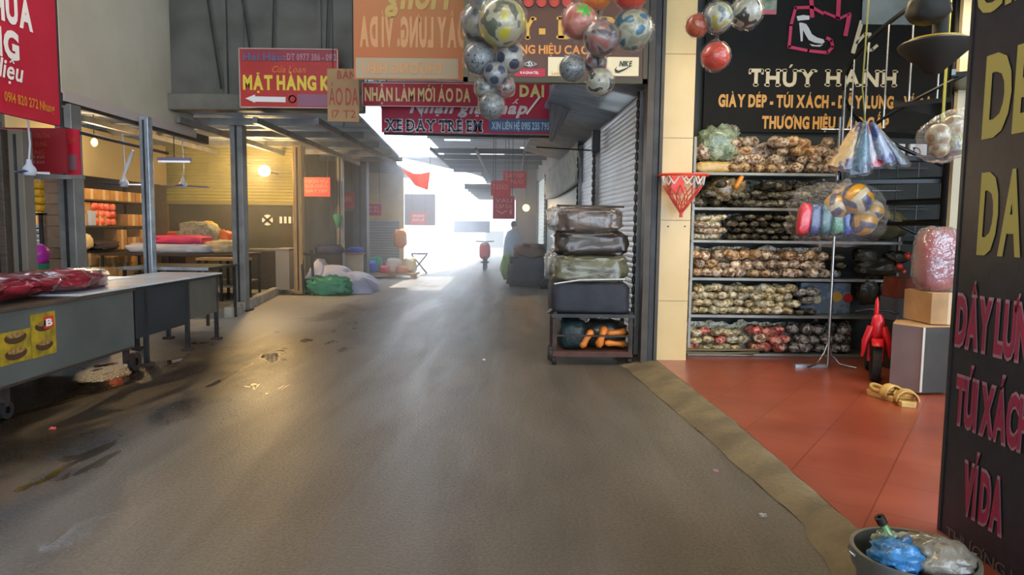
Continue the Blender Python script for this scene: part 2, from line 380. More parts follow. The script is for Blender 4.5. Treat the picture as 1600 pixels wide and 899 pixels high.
n = len(poly); fl.add(poly + [V((p.x, p.y, -.02)) for p in poly], [tuple(range(n)), tuple(range(2 * n - 1, n - 1, -1))] + [(i, i + n, (i + 1) % n + n, (i + 1) % n) for i in range(n)])
fl.out('floor_shop', floor_mat(), kind='structure', local=True)
rm = mat('ramp_concrete', '8a7c5e', .8, c2='6b5f49', ns=3, nd=8, bump=.5, bs=30)
rp = B(); outer = [P(955, 560, Z=.004)] + roadp; inner = [P(1000, 545, Z=.08)] + redp; MM = 16
def ramp(u, v):
    t = v * (len(outer) - 1); i = min(int(t), len(outer) - 2); f = t - i
    a = outer[i].lerp(outer[i + 1], f); c = inner[i].lerp(inner[i + 1], f); a = a + V((.05 * noise.noise(V((t * 3, 1, 0))), 0, 0)); p = a.lerp(c, u)
    p.z = .004 + (.078 - .004) * (math.sin(u * math.pi / 2)) + .006 * noise.noise(V((p.x * 6, p.y * 6, 0))); return p
rp.grid(ramp, 12, 60).out('floor_ramp', rm, kind='structure', smooth=True, local=True)
# ------------------------------------------------------------ roofs, far end and side walls
sheet = mat('roof_sheet_underside', 'a9b0b6', .5, .1, c2='8d949a', ns=2, lines=('Y', .2, .5), trans=.22)
sheet_c = mat('canopy_sheet', 'c4cbd2', .45, .1, c2='aab2b9', ns=2, lines=('Y', .25, .35), trans=.5)
sheet_d = mat('dark_roof_sheet', '64625a', .6, .1, c2='504e47', ns=1.6, lines=('Z', .45, .12))
sheet_m = mat('roof_sheet_old', '707276', .55, .2, c2='55575b', ns=2, lines=('Y', .2, .5), trans=.08)
b = B(); b.bx(-11, .8, -22, 11.4, 6.3, 6.36); b.bx(.8, 6.6, -22, 10.1, 6.3, 6.36); b.out('ceiling', sheet_d, kind='structure', local=True)  # unseen roof added to shade the near lane; its gap lights the canopy
pl = [(1.9, 11.3), (1.9, 23.5), (-2.3, 23.5), (-2.3, 18.6), (-2.95, 18.6), (-2.55, 11.3)]; b = B(); b.add([(x, y, 3.95) for x, y in pl] + [(x, y, 4.0) for x, y in pl], [tuple(range(6))[::-1], tuple(range(6, 12))] + [(j, (j + 1) % 6, (j + 1) % 6 + 6, j + 6) for j in range(6)])
b.out('ceiling_middle_front', sheet, kind='structure', local=True)
b = B(); b.bx(-2.55, 1.9, 11.28, 11.36, 3.95, 6.3); b.out('wall_sun_blocker', sheet_d, kind='structure', local=True)  # unseen closure added behind the banners to stop sun leaking in
b = B(); pl = [(1.6, 23.3), (1.6, 38), (-.3, 38), (-1.7, 30), (-3.7, 23.3)]; b.add([(x, y, 3.82) for x, y in pl] + [(x, y, 3.87) for x, y in pl], [tuple(range(5))[::-1], tuple(range(5, 10))] + [(j, (j + 1) % 5, (j + 1) % 5 + 5, j + 5) for j in range(5)]); b.out('ceiling_middle_back', sheet_m, kind='structure', local=True)
b = B(); b.hexa([(-10.6, 11.3, 3.42), (-2.62, 11.3, 3.42), (-3.1, 19, 3.42), (-10.6, 19, 3.42)], [(-10.6, 11.3, 3.47), (-2.62, 11.3, 3.47), (-3.1, 19, 3.47), (-10.6, 19, 3.47)]); b.out('ceiling_left', sheet, kind='structure', local=True)
b = B(); b.bx(-10.6, -3.6, 19, 27, 3.42, 3.47); b.out('ceiling_left_back', sheet_m, kind='structure', local=True)
clear = mat('clear_roof_sheet', 'f8faff', .5, trans=.93, lines=('Y', .2, .5))  # translucent sheet added in the roof slit to spread the sunlight
b = B(); b.hexa([(-3.2, 11.38, 3.60), (-2.45, 11.38, 4.05), (-2.85, 18.6, 4.05), (-3.5, 18.6, 3.60)], [(-3.2, 11.38, 3.61), (-2.45, 11.38, 4.06), (-2.85, 18.6, 4.06), (-3.5, 18.6, 3.61)]); b.out('ceiling_clear_strip', clear, kind='structure', local=True)
B().bx(-10.6, -10.5, -22, 27, 0, 6.3).out('wall_left', mat('old_wall', '6d665a', .8, c2='565046', ns=2), kind='structure', local=True)
b = B(); b.bx(-1.9, 1.5, 27, 38, 3.18, 3.23); b.out('ceiling_low_back', sheet_m, kind='structure', local=True)
# steel purlins and trusses of the middle roof
def beam(p, q, w, h, label, m=steel_d, name='roof_beam', group='steel beams under the roofs'):
    return B().bar(p, q, w, h).out(name, m, label=label, cat='beam', group=group)
for i in range(9): beam((-2.3 if i < 5 else -1.3, 20 + 1.7 * i, 3.72), (1.5, 20 + 1.7 * i, 3.72), .06, .14, 'dark steel purlin crossing under the middle roof')
for i in range(4): beam((-2.25, 12.5 + 1.9 * i, 3.88), (1.85, 12.5 + 1.9 * i, 3.88), .05, .09, 'grey steel purlin crossing under the front of the middle roof', steel)
for x in (-2.2, -.6, .9): beam((x, 11.2, 3.83), (x, 17.3, 3.83), .05, .07, 'long steel beam running along under the front roof sheets', steel)
for i in range(6): beam((-1.9, 27.3 + 2 * i, 3.1), (1.5, 27.3 + 2 * i, 3.1), .07, .14, 'dark steel purlin crossing under the low far roof')
for x in (-2.2, -1, .3, 1.4): beam((x, 18.6, 3.62), (x, 24 if x < -2 else 31 if x < -.5 else 38, 3.62), .06, .08, 'long dark beam running along under the back roof sheets')
for i in range(5):
    y = 12.2 + 1.6 * i; beam((-10.4, y, 3.33), (-2.95, y, 3.33), .06, .12, 'grey steel rafter crossing under the left stall roof', steel)
for x in (-3.2, -4.2, -5.45, -7): beam((x, 11.4, 3.24), (x, 19, 3.24), .07, .1, 'grey steel rail running along under the left stall roof', steel)
# glowing strips stand in for daylight through gaps between the old sheets
for k, (x0, x1, y0, y1) in enumerate([(-1.9, -1.2, 19.2, 19.35), (.2, 1.1, 20.9, 21.0), (-1.4, -.3, 22.7, 22.85), (-.1, .9, 24.6, 24.8), (-1.9, -.9, 26.4, 26.6), (0, 1.2, 28.2, 28.4)]):
    zr = 3.92 if y0 < 23.3 else 3.79; B().bx(x0, x1, y0, y1, zr, zr + .029).out('daylight_glow_strip', mat('daylight_glow_strip', 'eaf2ff', .5, emit=1.6), label='narrow glowing strip standing for a daylight gap in the old roof', cat='skylight', group='light strips in the back roof')
# vertical dark sheet wall over the left stalls, with its bottom gutter
b = B(); b.bx(-5.7, -2.42, 11.32, 11.4, 3.62, 6.3); b.out('wall_upper_left', sheet_d, kind='structure', local=True)
b = B(); b.bx(-5.75, -2.4, 11.18, 11.42, 3.36, 3.62); b.out('trim_1', mat('gutter', '6f6b60', .6, c2='59554c', ns=3), kind='structure', local=True, bevel=.02)
for i, x in enumerate((-5.0, -4.45, -3.75, -2.9)):
    B().tube([(x, 11.25, 6.2), (x + (.35 if i < 2 else -.1), 11.2, 3.7)], .018, 6).out('hanging_rod', steel_d, label=['thin dark stay rod beside the beige panel', 'thin dark stay rod over the arrow sign', 'thin dark stay rod above the red sign end', 'thin dark stay rod beside the orange banner'][i], cat='rod')
for i, x in enumerate((-4.6, -3.1)):
    B().bx(x - .025, x + .025, 11.25, 11.31, 3.62, 6.2).out('trim_%d' % (i + 2), sheet_d, kind='structure', local=True)
# ---- beige back panel and beams at the left
beige = mat('beige_panel', 'bdb29b', .55, c2='b2a78f', ns=1.5, bump=.06, bs=5)
a0 = P(97, 145, X=-5.5); a1 = P(303, 197, X=-5.5)
bp_ = thing('sign_panel', 'large blank beige board hanging over the left stalls', 'board', (-5.5, 10, a0.z))
B().bx(-5.55, -5.5, a0.y, a1.y, a0.z + .02, 6.1).out('panel_sheet', beige, bp_)
B().bx(-5.56, -5.46, a0.y - .02, a1.y, a0.z - .10, a0.z + .03).out('bottom_trim', mat('pink_grey_trim', 'b3a398', .5), bp_)
B().bx(-5.56, -5.48, 7.2, 12.6, 2.98, 3.12).out('awning_beam', steel_d, label='dark steel beam under the beige board, carried by the left posts', cat='beam')
def post(px0, px1, Y, m, label, top=3.2, foot=True, name='steel_post'):
    xa = P(px0, 350, Y=Y).x; xb = P(px1, 350, Y=Y).x; d = xb - xa
    t = thing(name, label, 'post', ((xa + xb) / 2, Y + d / 2, 0))
    b = B(); b.bx(xa, xb, Y, Y + d, 0, top); b.out('post_shaft', m, t, bevel=.008)
    b = B(); b.bx(xa + d * .42, xa + d * .58, Y - .012, Y, .1, top - .05); b.out('post_groove', steel_d, t)
    if foot: B().bx(xa - .05, xb + .05, Y - .05, Y + d + .05, 0, .03).out('foot_plate', steel_d, t)
    return t
post(362, 381, 12.3, steel, 'wide ribbed grey steel post at the kerb end', 3.4)
post(222, 236, 10.2, galv, 'slim bright galvanised post behind the counters', 3.1)
post(92, 118, 8.6, steel, 'grey steel post before the stacked cartons', 3.0)
post(18, 41, 7.6, mat('grey_brown_post', '6a6154', .6), 'grey brown post beside the yellow stack', 2.55)
post(-16, 8, 7.5, wood_d, 'dark brown wooden post at the picture edge of the near stall', 2.55)
post(458, 472, 15.3, wood_l, 'pale wooden post right of the olive roller shutter', 3.3, name='wooden_post')
post(553, 573, 19.9, mat('dark_grey_post', '5d6064', .5, c2='4b4d51', ns=3), 'dark grey post beside the yellow wall', 3.4)
post(526, 536, 17.2, steel, 'thin grey pipe post behind the tarpaulin heap', 3.4)
B().tube([P(96, 200, Y=8.3), P(160, 216, Y=9.3), P(262, 240, Y=11.2)], .022, 8).out('hanging_pipe', steel_d, label='dark sagging pipe slung between the left posts', cat='pipe')
# ---- left kerb and raised stall floor
k0 = P(350, 497, Z=0); k1 = P(470, 440, Z=0)
b = B(); b.hexa([k0, k0 + V((.14, 0, 0)), k1 + V((.14, 0, 0)), k1], [k0 + V((0, 0, .17)), k0 + V((.14, 0, .17)), k1 + V((.14, 0, .17)), k1 + V((0, 0, .17))]); b.out('trim_4', mat('kerb_paint', 'b9b2a6', .7, c2='908a7f', ns=4), kind='structure', local=True, bevel=.01)
b = B(); pl = [k0, k1, V((-10.4, k1.y, 0)), V((-10.4, k0.y, 0))]; b.hexa(pl, [p + V((0, 0, .12)) for p in pl]); b.out('floor_stall', concrete, kind='structure', local=True)
# ------------------------------------------------------------ left stall back walls
SY = 16.6
xa, xb = P(262, 300, Y=SY).x, P(460, 300, Y=SY).x
B().bx(-10.5, xa, SY - .05, SY + .1, 0, 3.4).out('wall_stall', mat('stall_wall', '6b5a45', .8, c2='57493a', ns=2), kind='structure', local=True)
b = B(); zt, zm = P(300, 235, Y=SY).z, P(300, 318, Y=SY).z
sh = thing('roller_shutter', 'half lowered olive yellow roller shutter behind the round lamp', 'shutter', ((xa + xb) / 2, SY, zm))
for i in range(int((3.42 - zm) / .075)):
    z = zm + .04 + i * .075; b.grid(lambda u, v: V((xa + (xb - xa) * u, SY - .03 - .022 * math.sin(v * math.pi), z + .075 * v)), 1, 4)
b.out('slat_curtain', mat('olive_shutter', 'a59a55', .5, c2='8f8548', ns=1.5), sh, smooth=30)
B().bx(xa, xb, SY - .06, SY, zm - .02, zm + .05).out('bottom_bar', mat('olive_bar', '7e7442', .5), sh)
glassd = mat('dark_glass', '3c3a33', .12, c2='4a4a3c', ns=1.5)
wn = B().bx(xa, xb, SY + .02, SY + .08, .1, zm).out('window_1', glassd, kind='structure', local=True)
dec = thing('window_decal', 'round white crossed emblem with white bars on dark glass', 'decal', (P(422, 345, Y=SY).x, SY, P(422, 345, Y=SY).z))
c0 = P(418, 344, Y=SY); r = .13; b = B(); b.lathe([(r, 0), (r, .008), (.0, .008)], (c0.x, SY - .008, c0.z), 24, ax='Y')
for f in b.f: f.reverse()
b.out('disc', white_l, dec)
b = B(); b.ob((c0.x, SY - .014, c0.z), (.26, .006, .05), ry=.7); b.ob((c0.x, SY - .014, c0.z), (.26, .006, .05), ry=-.7); b.out('cross', steel_d, dec)
b = B()
for x in (439, 446, 453, 460): q = P(x, 344, Y=SY); b.bx(q.x - .03, q.x + .03, SY - .012, SY, q.z - .08, q.z + .08)
b.out('bars', white_l, dec)
# wall and glass right of the wooden post, behind the tarpaulin heap
wd_ = mat('grey_brown_wall', '77705f', .8, c2='625c50', ns=1.5)  # dull grey brown wall colour
B().bx(xb, -4.7, 20.6, 20.7, 0, 3.42).out('wall_back_left', wd_, kind='structure', local=True)
B().bx(xb - .05, xb + .05, SY, 20.6, 0, 3.42).out('wall_side_left', wd_, kind='structure', local=True)
q0, q1 = P(478, 330, Y=20.58), P(552, 410, Y=20.58)
B().bx(q0.x, q1.x, 20.55, 20.6, .3, q0.z).out('window_2', glassd, kind='structure', local=True)
# yellow wall further back with its grey shutter
yw = mat('yellow_wall', 'cda54b', .7, c2='b8913f', ns=2)
YW = 24.5; xa2, xb2 = P(562, 300, Y=YW).x, P(630, 300, Y=YW).x
B().bx(xa2 - 1.4, xb2, YW, YW + .15, 0, 3.42).out('wall_yellow', yw, kind='structure', local=True)
b = B(); z0, z1 = .1, P(590, 345, Y=YW).z; xs0, xs1 = P(572, 350, Y=YW).x, P(624, 350, Y=YW).x
for i in range(18):
    z = z0 + i * (z1 - z0) / 18; b.grid(lambda u, v: V((xs0 + (xs1 - xs0) * u, YW - .02 - .03 * math.sin(v * math.pi), z + (z1 - z0) / 18 * v)), 1, 3)
b.out('roller_shutter', mat('grey_brown_shutter', '83786c', .5), label='closed grey brown roller shutter on the yellow wall', cat='shutter')
# ------------------------------------------------------------ right wall: shutters, green door, far part
W0 = P(1003, 565, Z=0); W1 = P(850, 433, Z=0); wdir = (W1 - W0).normalized()
wn_ = V((-wdir.y, wdir.x, 0)); wn_ = wn_ if wn_.x < 0 else -wn_
def wp(s, z, off=0): return W0 + wdir * s + V((0, 0, z)) + wn_ * off
def ws(px):   # distance along the right wall at a photo column
    best = min(range(0, 2000), key=lambda k: abs(prj(wp(k * .015, 1.5))[0] - px)); return best * .015
def prj(p):
    d = ROT.transposed() @ (V(p) - CAM); return 800 + F * d.x / -d.z, 449.5 - F * d.y / -d.z
zsh = P(1003, 140, Y=W0.y).z
shut = mat('silver_shutter', 'd2dce2', .42, .35, c2='bfcad0', ns=1.2)
def wshutter(s0, s1, label, m, ztop, pitch=.065):
    a = wp(s0, 0); t = thing('roller_shutter', label, 'shutter', a); b = B(); nn = int(ztop / pitch)
    for i in range(nn):
        z = .02 + i * pitch
        b.grid(lambda u, v: wp(s0 + (s1 - s0) * u, z + pitch * v, .02 + .009 * math.sin(v * math.pi)), 1, 4)
    b.out('slat_curtain', m, t, smooth=30)
    for s in (s0, s1): 
        b = B(); b.bar(wp(s, 0, .05), wp(s, ztop, .05), .07, .09); b.out('guide_rail', steel, t)
        b = B(); b.tube([wp(s, .05 + i * .04, .1) for i in range(int(ztop / .04))], [.022 if i % 3 else .006 for i in range(int(ztop / .04))], 6)
        b.out('bolt_strip', steel_d, t)
    b = B(); b.bar(wp(s0, .05, .04), wp(s1, .05, .04), .05, .1); b.out('bottom_bar', steel_d, t)
    return t
sA = ws(936); sB = ws(909); sC = ws(857)
wshutter(.12, sA, 'wide silver roller shutter right behind the loaded cart', shut, zsh)
wshutter(sA + .12, sB, 'narrow silver roller shutter next to the dark green door', shut, zsh)
gd = thing('metal_door', 'tall dark green metal door past the silver shutters', 'door', wp(sB + .1, 0))
b = B(); b.hexa([wp(sB + .1, 0, 0), wp(sC, 0, 0), wp(sC, 0, .05), wp(sB + .1, 0, .05)], [wp(sB + .1, 2.45, 0), wp(sC, 2.45, 0), wp(sC, 2.45, .05), wp(sB + .1, 2.45, .05)]); b.out('door_leaf', mat('dark_green_metal', '24493c', .45, c2='1d3d32', ns=2), gd)
b = B(); b.bar(wp(sB + .12, 0, .06), wp(sB + .12, 2.45, .06), .06); b.bar(wp(sC, 0, .06), wp(sC, 2.45, .06), .06); b.bar(wp(sB + .1, 2.45, .06), wp(sC, 2.45, .06), .06); b.out('door_frame', steel_d, gd)
b = B(); b.hexa([wp(-.02, 0, -.2), wp(30, 0, -.2), wp(30, 0, 0), wp(-.02, 0, 0)], [wp(-.02, 4.4, -.2), wp(30, 4.4, -.2), wp(30, 4.4, 0), wp(-.02, 4.4, 0)]); b.out('wall_right', mat('right_wall', '8f8c84', .75, c2='7a776f', ns=1.5), kind='structure', local=True)
cloth_g = mat('grey_canopy_cloth', 'b3b6ae', .8, c2='989b94', ns=3, trans=.3)
b = B(); b.grid(lambda u, v: wp(sB - .2 + (sC - sB + .4) * u, 2.42 + .78 * v - .1 * math.sin(u * 3) * (1 - v), .10 + .03 * math.sin(v * 9 + u * 4)), 16, 8); b.out('rolled_awning', cloth_g, label='folded grey canvas awning above the green door', cat='awning', smooth=80, solid=.01)
wshutter(sC + .3, ws(842), 'pale far roller shutter past the green door', mat('pale_shutter', 'c9cfc4', .4, .3), 3.2, .12)
# canopy sheet over the shutters, its hanging grey curtain and lamp boxes
b = B(); b.hexa([wp(.0, zsh + .05, 0), wp(9, zsh + .05, 0), wp(9, zsh + .28, .95), wp(0, zsh + .28, .95)], [wp(0, zsh + .1, 0), wp(9, zsh + .1, 0), wp(9, zsh + .33, .95), wp(0, zsh + .33, .95)]); b.out('ceiling_canopy_right', sheet_c, kind='structure', local=True)
b = B(); b.grid(lambda u, v: P(858 + (912 - 858) * u, 132 + 0 * v, Y=10.4) * (1 - v) + V((P(858 + 6 * u, 222, Y=10.7))) * v + V((0, .03 * math.sin(u * 20), 0)), 14, 8); b.out('hanging_plastic_sheet', mat('translucent_sheet', 'a9aeb0', .5, trans=.5), label='translucent grey plastic sheet hanging in a point beside the shutters', cat='sheet', smooth=80)
b = B(); q = P(931, 221, Y=10.9); b.ob(q, (.12, .12, .34)); b.out('speaker_box', steel_d, label='small dark box fixed high between the silver shutters', cat='box', bevel=.01)
B().tube([P(838, 230, Y=12), P(936, 236, Y=12)], .012, 6).out('hanging_rod', steel_d, label='thin horizontal rod crossing before the grey awning', cat='rod')
# dark steel channel and the cream tiled pillar of the shop
PY = P(1052, 563, Z=.08).y
px0, px1 = P(1030, 400, Y=PY).x, P(1077, 400, Y=PY).x
tile = mat('cream_tile', 'd8bd83', .3, c2='cfb278', ns=2)
pt = B(); pt.bx(px0, px1, PY, PY + .8, 0, 5)
pt.out('wall_pillar', tile, kind='structure', local=True)
for i, z in enumerate((.75, 1.65, 2.55, 3.45)):
    B().bx(px0 - .001, px1 + .001, PY - .003, PY + .02, z, z + .006).out('trim_%d' % (10 + i), mat('tile_joint', '8a7650', .7), kind='structure', local=True)
ch = thing('steel_channel', 'tall dark steel door channel beside the cream pillar', 'channel', (px0 - .12, PY, 0))
for k, (a, c_, m_) in enumerate(((1004, 1014, mat('brown_steel', '4c4439', .5, .3, c2='3c352c', ns=4)), (1015, 1023, steel_d), (1024, 1029, mat('brown_steel', '', 0)))):
    xa_, xb_ = P(a, 400, Y=PY).x, P(c_, 400, Y=PY).x
    B().bx(xa_, xb_, PY - .03 - .02 * (k % 2 == 0), PY + .12, .0, 5).out(['outer_flange', 'channel_web', 'inner_flange'][k], m_, ch)
for i, (x, y) in enumerate(((1044, 354), (1070, 354))):
    q = P(x, y, Y=PY); B().tube([q, q + V((0, -.012, 0))], .008, 8).out('screw', steel_d, label=['small dark screw in the cream pillar, near the dark channel', 'small dark screw in the cream pillar, near the shelving'][i], cat='screw')
# shop back wall
B().bx(px1 - .02, 7.0, 8.5, 8.6, 0, 5).out('wall_shop_back', mat('shop_back_wall', '1c211f', .6, c2='242a27', ns=1.5), kind='structure', local=True)
B().bx(6.9, 7.0, 3.0, 8.5, 0, 5).out('wall_shop_right', mat('shop_side_wall', 'b59f74', .6), kind='structure', local=True)
B().bx(px1 - .6, 7.0, 4.2, 8.6, 4.7, 4.76).out('ceiling_shop', mat('shop_ceiling', 'b9b3a4', .7), kind='structure', local=True)
for k, (x, y) in enumerate(((3.4, 5.9),)):
    t = thing('ceiling_light', 'added unseen tube light under the high market roof', 'light', (-2.2, 4.5, 6.2)); B().bx(-4.6, .2, 4.44, 4.56, 6.2, 6.3).out('lamp_housing', white_p, t); B().tube([(-4.5, 4.5, 6.17), (.1, 4.5, 6.17)], .02, 8).out('light_tube', mat('fill_tube', 'f2f0e6', .5, emit=3), t)  # the market tube is an added fixture for the fill light
    t = thing('ceiling_light', 'long tube light under the shop ceiling', 'light', (x, y, 3.8)); B().bx(x - 1.3, x + 1.3, y - .06, y + .06, 3.8, 3.86).out('lamp_housing', white_p, t); B().tube([(x - 1.25, y, 3.785), (x + 1.25, y, 3.785)], .016, 8).out('light_tube', mat('warm_tube', 'ffe0a8', .5, emit=3), t)
# haze hanging in the far lane
hz = bpy.data.materials.new('lane_haze'); hz.use_nodes = True; nt = hz.node_tree; nt.nodes.remove(nt.nodes['Principled BSDF'])
vs_ = nt.nodes.new('ShaderNodeVolumeScatter'); vs_.inputs['Color'].default_value = (.86, .93, 1, 1); vs_.inputs['Density'].default_value = .038; vs_.inputs['Anisotropy'].default_value = .35
nt.links.new(vs_.outputs[0], nt.nodes['Material Output'].inputs['Volume'])
B().bx(-10.4, 3.5, 13, 44, -.02, 5).out('haze', hz, kind='stuff', label='thin bright haze filling the far lane', cat='haze', local=True)
# ------------------------------------------------------------ big signs
def vertical_board(name, label, px0, px1, py0, py1, Y, m, th=.03, cat='sign'):
    x0, x1, z0, z1 = board(px0, px1, py0, py1, Y)
    t = thing(name, label, cat, ((x0 + x1) / 2, Y, z0)); B().bx(x0, x1, Y, Y + th, z0, z1).out('sign_face', m, t); return t, x0, x1, z0, z1
def ropes(t, x0, x1, z1, Y, top=6.32):
    b = B()
    for x in (x0 + .08, x1 - .08): b.tube([(x, Y + .015, z1 - .03), (x, Y + .015, top)], .007, 5)
    b.out('hanging_wires', steel_d, t)
def frame(t, x0, x1, z0, z1, Y, wd, m, name='sign_frame'):
    b = B(); b.bx(x0, x1, Y - .012, Y, z0, z0 + wd); b.bx(x0, x1, Y - .012, Y, z1 - wd, z1); b.bx(x0, x0 + wd, Y - .012, Y, z0, z1); b.bx(x1 - wd, x1, Y - .012, Y, z0, z1); b.out(name, m, t)
# shop wall sign
SY2 = 8.42
t, x0, x1, z0, z1 = vertical_board('shop_sign', 'large black wall sign with cream and gold lettering above the shelves', 1098, 1480, -60, 206, SY2, blackboard2)
k = dict(Y=SY2)
wpx(t, 'THÚY', 1170, 1276, 108, 134, cream_l, serif=True, bold=.035, **k)
wpx(t, 'HẠNH', 1290, 1402, 109, 134, cream_l, serif=True, bold=.035, **k)
wpx(t, 'GIÀY DÉP - TÚI XÁCH - DÂY LƯNG - VÍ DA', 1122, 1456, 148, 166, gold_l, bold=.05, **k)
wpx(t, 'THƯƠNG HIỆU CAO CẤP', 1190, 1388, 182, 200, gold_l, bold=.05, **k)
def ribbon(pts, wd, Y, off=.012):
    b = B()
    for p, q in zip(pts[:-1], pts[1:]):
        p3, q3 = P(*p, Y=Y) - V((0, off, 0)), P(*q, Y=Y) - V((0, off, 0)); d = (q3 - p3).normalized() * wd * .4; b.bar(p3 - d, q3 + d, wd, .006)
    return b
def ribb(pts, wd, Y, off=.012, th=.008):
    b = B(); 
    for p, q in zip(pts[:-1], pts[1:]):
        p3, q3 = P(*p, Y=Y) - V((0, off, 0)), P(*q, Y=Y) - V((0, off, 0)); d = (q3 - p3).normalized(); nn = V((d.z, 0, -d.x)) * wd / 2; e = d * wd * .3; y = V((0, -th, 0))
        b.hexa([p3 - e - nn, q3 + e - nn, q3 + e + nn, p3 - e + nn], [a + y for a in (p3 - e - nn, q3 + e - nn, q3 + e + nn, p3 - e + nn)])
    return b
pinkm = mat('pink_letter', 'd8335e', .5)
ribb([(1285, 22), (1268, 12), (1242, 13), (1235, 40), (1232, 74), (1262, 80), (1292, 83), (1300, 74), (1298, 64), (1291, 60)], .035, SY2).out('bag_emblem', pinkm, t)
ribb([(1268, 26), (1266, -10), (1275, -30)], .05, SY2).out('bag_handle_emblem', pinkm, t); ribb([(1308, 28), (1310, -10)], .05, SY2).out('bag_handle_emblem', pinkm, t)
ribb([(1287, 20), (1310, 30), (1327, 22)], .03, SY2).out('bag_emblem', pinkm, t); ribb([(1320, 55), (1326, 25)], .05, SY2).out('bag_emblem', pinkm, t)
def flat(pts, Y, off): b = B(); b.add([P(x, y, Y=Y) - V((0, off, 0)) for x, y in pts], [tuple(range(len(pts)))[::-1]]); return b
flat([(1244, 26), (1254, 24), (1264, 25), (1264, 31), (1254, 32), (1246, 33)], SY2, .012).out('shoe_strap_emblem', white_l, t)
flat([(1248, 36), (1253, 36), (1259, 38), (1263, 44), (1268, 54), (1276, 59), (1286, 62), (1288, 66), (1284, 69), (1272, 67), (1263, 63), (1258, 55), (1254, 47), (1253.5, 65), (1250.5, 65)], SY2, .012).out('shoe_emblem', white_l, t)
flat([(1264, 69), (1274, 71), (1286, 70), (1280, 73.5), (1268, 72.5)], SY2, .012).out('shoe_sole_emblem', white_l, t)
ribb([(1345, 35), (1332, 82)], .05, SY2).out('script_lettering', cream_l, t)
ribb([(1338, 68), (1350, 54), (1358, 54), (1355, 80), (1362, 78), (1369, 72)], .035, SY2).out('script_lettering', cream_l, t)
t, x0, x1, z0, z1 = vertical_board('small_poster', 'small green and pink poster above the black wall sign edge', 1190, 1213, -20, 22, SY2 - .02, mat('poster_green', '5d7f63', .5, c2='b9b7a0', ns=9))
b = B(); q = P(1190, 22, Y=SY2 - .03); r_ = P(1213, 16, Y=SY2 - .03); b.bx(q.x, r_.x, SY2 - .026, SY2 - .02, q.z, r_.z); b.out('red_band', mat('poster_pink', 'd9687a', .5), t)
# brown sign above the gateway
BY = 7.6
brown = mat('brown_sign', '5a3418', .4, c2='4c2b13', ns=2)
t, x0, x1, z0, z1 = vertical_board('shop_sign', 'brown overhead sign with gold lettering and small brand cards', 724, 1011, -60, 128, BY, brown, .06)
ropes(t, x0, x1, z1, BY)
frame(t, x0, x1, z0, z1, BY, .05, mat('dark_olive_frame', '3f3a1d', .5))
goldy = mat('gold_serif', 'd6a33c', .4)
wpx(t, 'THÚY', 742, 838, 26, 60, goldy, Y=BY, serif=True, bold=.03); wpx(t, '-', 842, 852, 26, 60, goldy, Y=BY, bold=.05); wpx(t, 'DÉP', 872, 965, 26, 60, goldy, Y=BY, serif=True, bold=.03)
wpx(t, 'THƯƠNG HIỆU CAO CẤP', 762, 960, 70, 83, mat('orange_gold', 'dc8a35', .4), Y=BY, bold=.03)
for x0_, x1_, mm, lb in ((804, 852, red_v, 'red band card'), (856, 905, cream_l, 'pale yellow brand card'), (947, 998, cream_l, 'pale yellow brand card with black swoosh')):
    a, c = P(x0_, 119 if mm is not red_v else 120, Y=BY), P(x1_, 90 if mm is not red_v else 108, Y=BY); B().bx(a.x, c.x, BY - .014, BY, a.z, c.z).out('brand_card', mm, t, label=lb)
wpx(t, 'RAGNATELA'[:8], 813, 842, 112, 116, white_l, off=.02, Y=BY, bold=.01)
ribb([(818, 101), (828, 105), (838, 101), (828, 96), (818, 101)], .012, BY).out('emblem_ring', mat('grey_letter', '9a9a98', .5), t)
wpx(t, 'SS', 824, 832, 97, 104, white_l, off=.02, Y=BY, italic=.2, bold=.03)
wpx(t, 'NIKE', 967, 986, 96, 104, black, off=.02, Y=BY, italic=.25, bold=.04)
sw = [(989, 102), (975, 108), (966, 111), (962, 109), (964, 104), (960, 109), (961, 114), (966, 115), (975, 111)]
b = B(); b.add([P(x, y, Y=BY) - V((0, .02, 0)) for x, y in sw], [tuple(range(len(sw)))[::-1]]); b.out('swoosh', black, t)
wpx(t, 'Luxury', 862, 882, 112, 117, gold_l, off=.02, Y=BY)
rd = mat('scallop_red', 'b8402c', .5)
for i in range(4):
    q = P(826 + i * 20, 4, Y=BY); b = B(); b.lathe([(.055, 0), (.055, .02), (0, .02)], (q.x, BY - .03, q.z), 16, ax='Y'); b.out('red_letter_base', rd, t)
# orange see-through banner, printed on its far face
OB = 8.3
orange_b = mat('orange_banner', 'b2683a', .6, c2='a5703f', ns=1.2, trans=.25)
t, x0, x1, z0, z1 = vertical_board('hanging_banner', 'faded orange banner with reversed lettering showing through', 553, 732, -70, 124, OB, orange_b, .006, cat='banner')
gl = mat('faded_gold', 'b08050', .6); gz = mat('faded_sage', '948468', .6)
a, c = P(556, 122, Y=OB), P(716, 92, Y=OB); B().bx(a.x, c.x, OB - .004, OB, a.z, c.z).out('lower_band', gz, t)
ropes(t, x0, x1, z1, OB)
wpx(t, 'DÂY LƯNG, VÍ DA', 562, 728, 28, 70, gl, Y=OB, mirror=True, bold=.06); wpx(t, 'THƯƠNG HIỆU', 566, 694, 98, 114, gl, off=.009, Y=OB, mirror=True, bold=.04)
wpx(t, 'Hồng', 602, 700, -30, 12, mat('faded_olive', 'a08342', .6), Y=OB, mirror=True, italic=-.2, bold=.04)
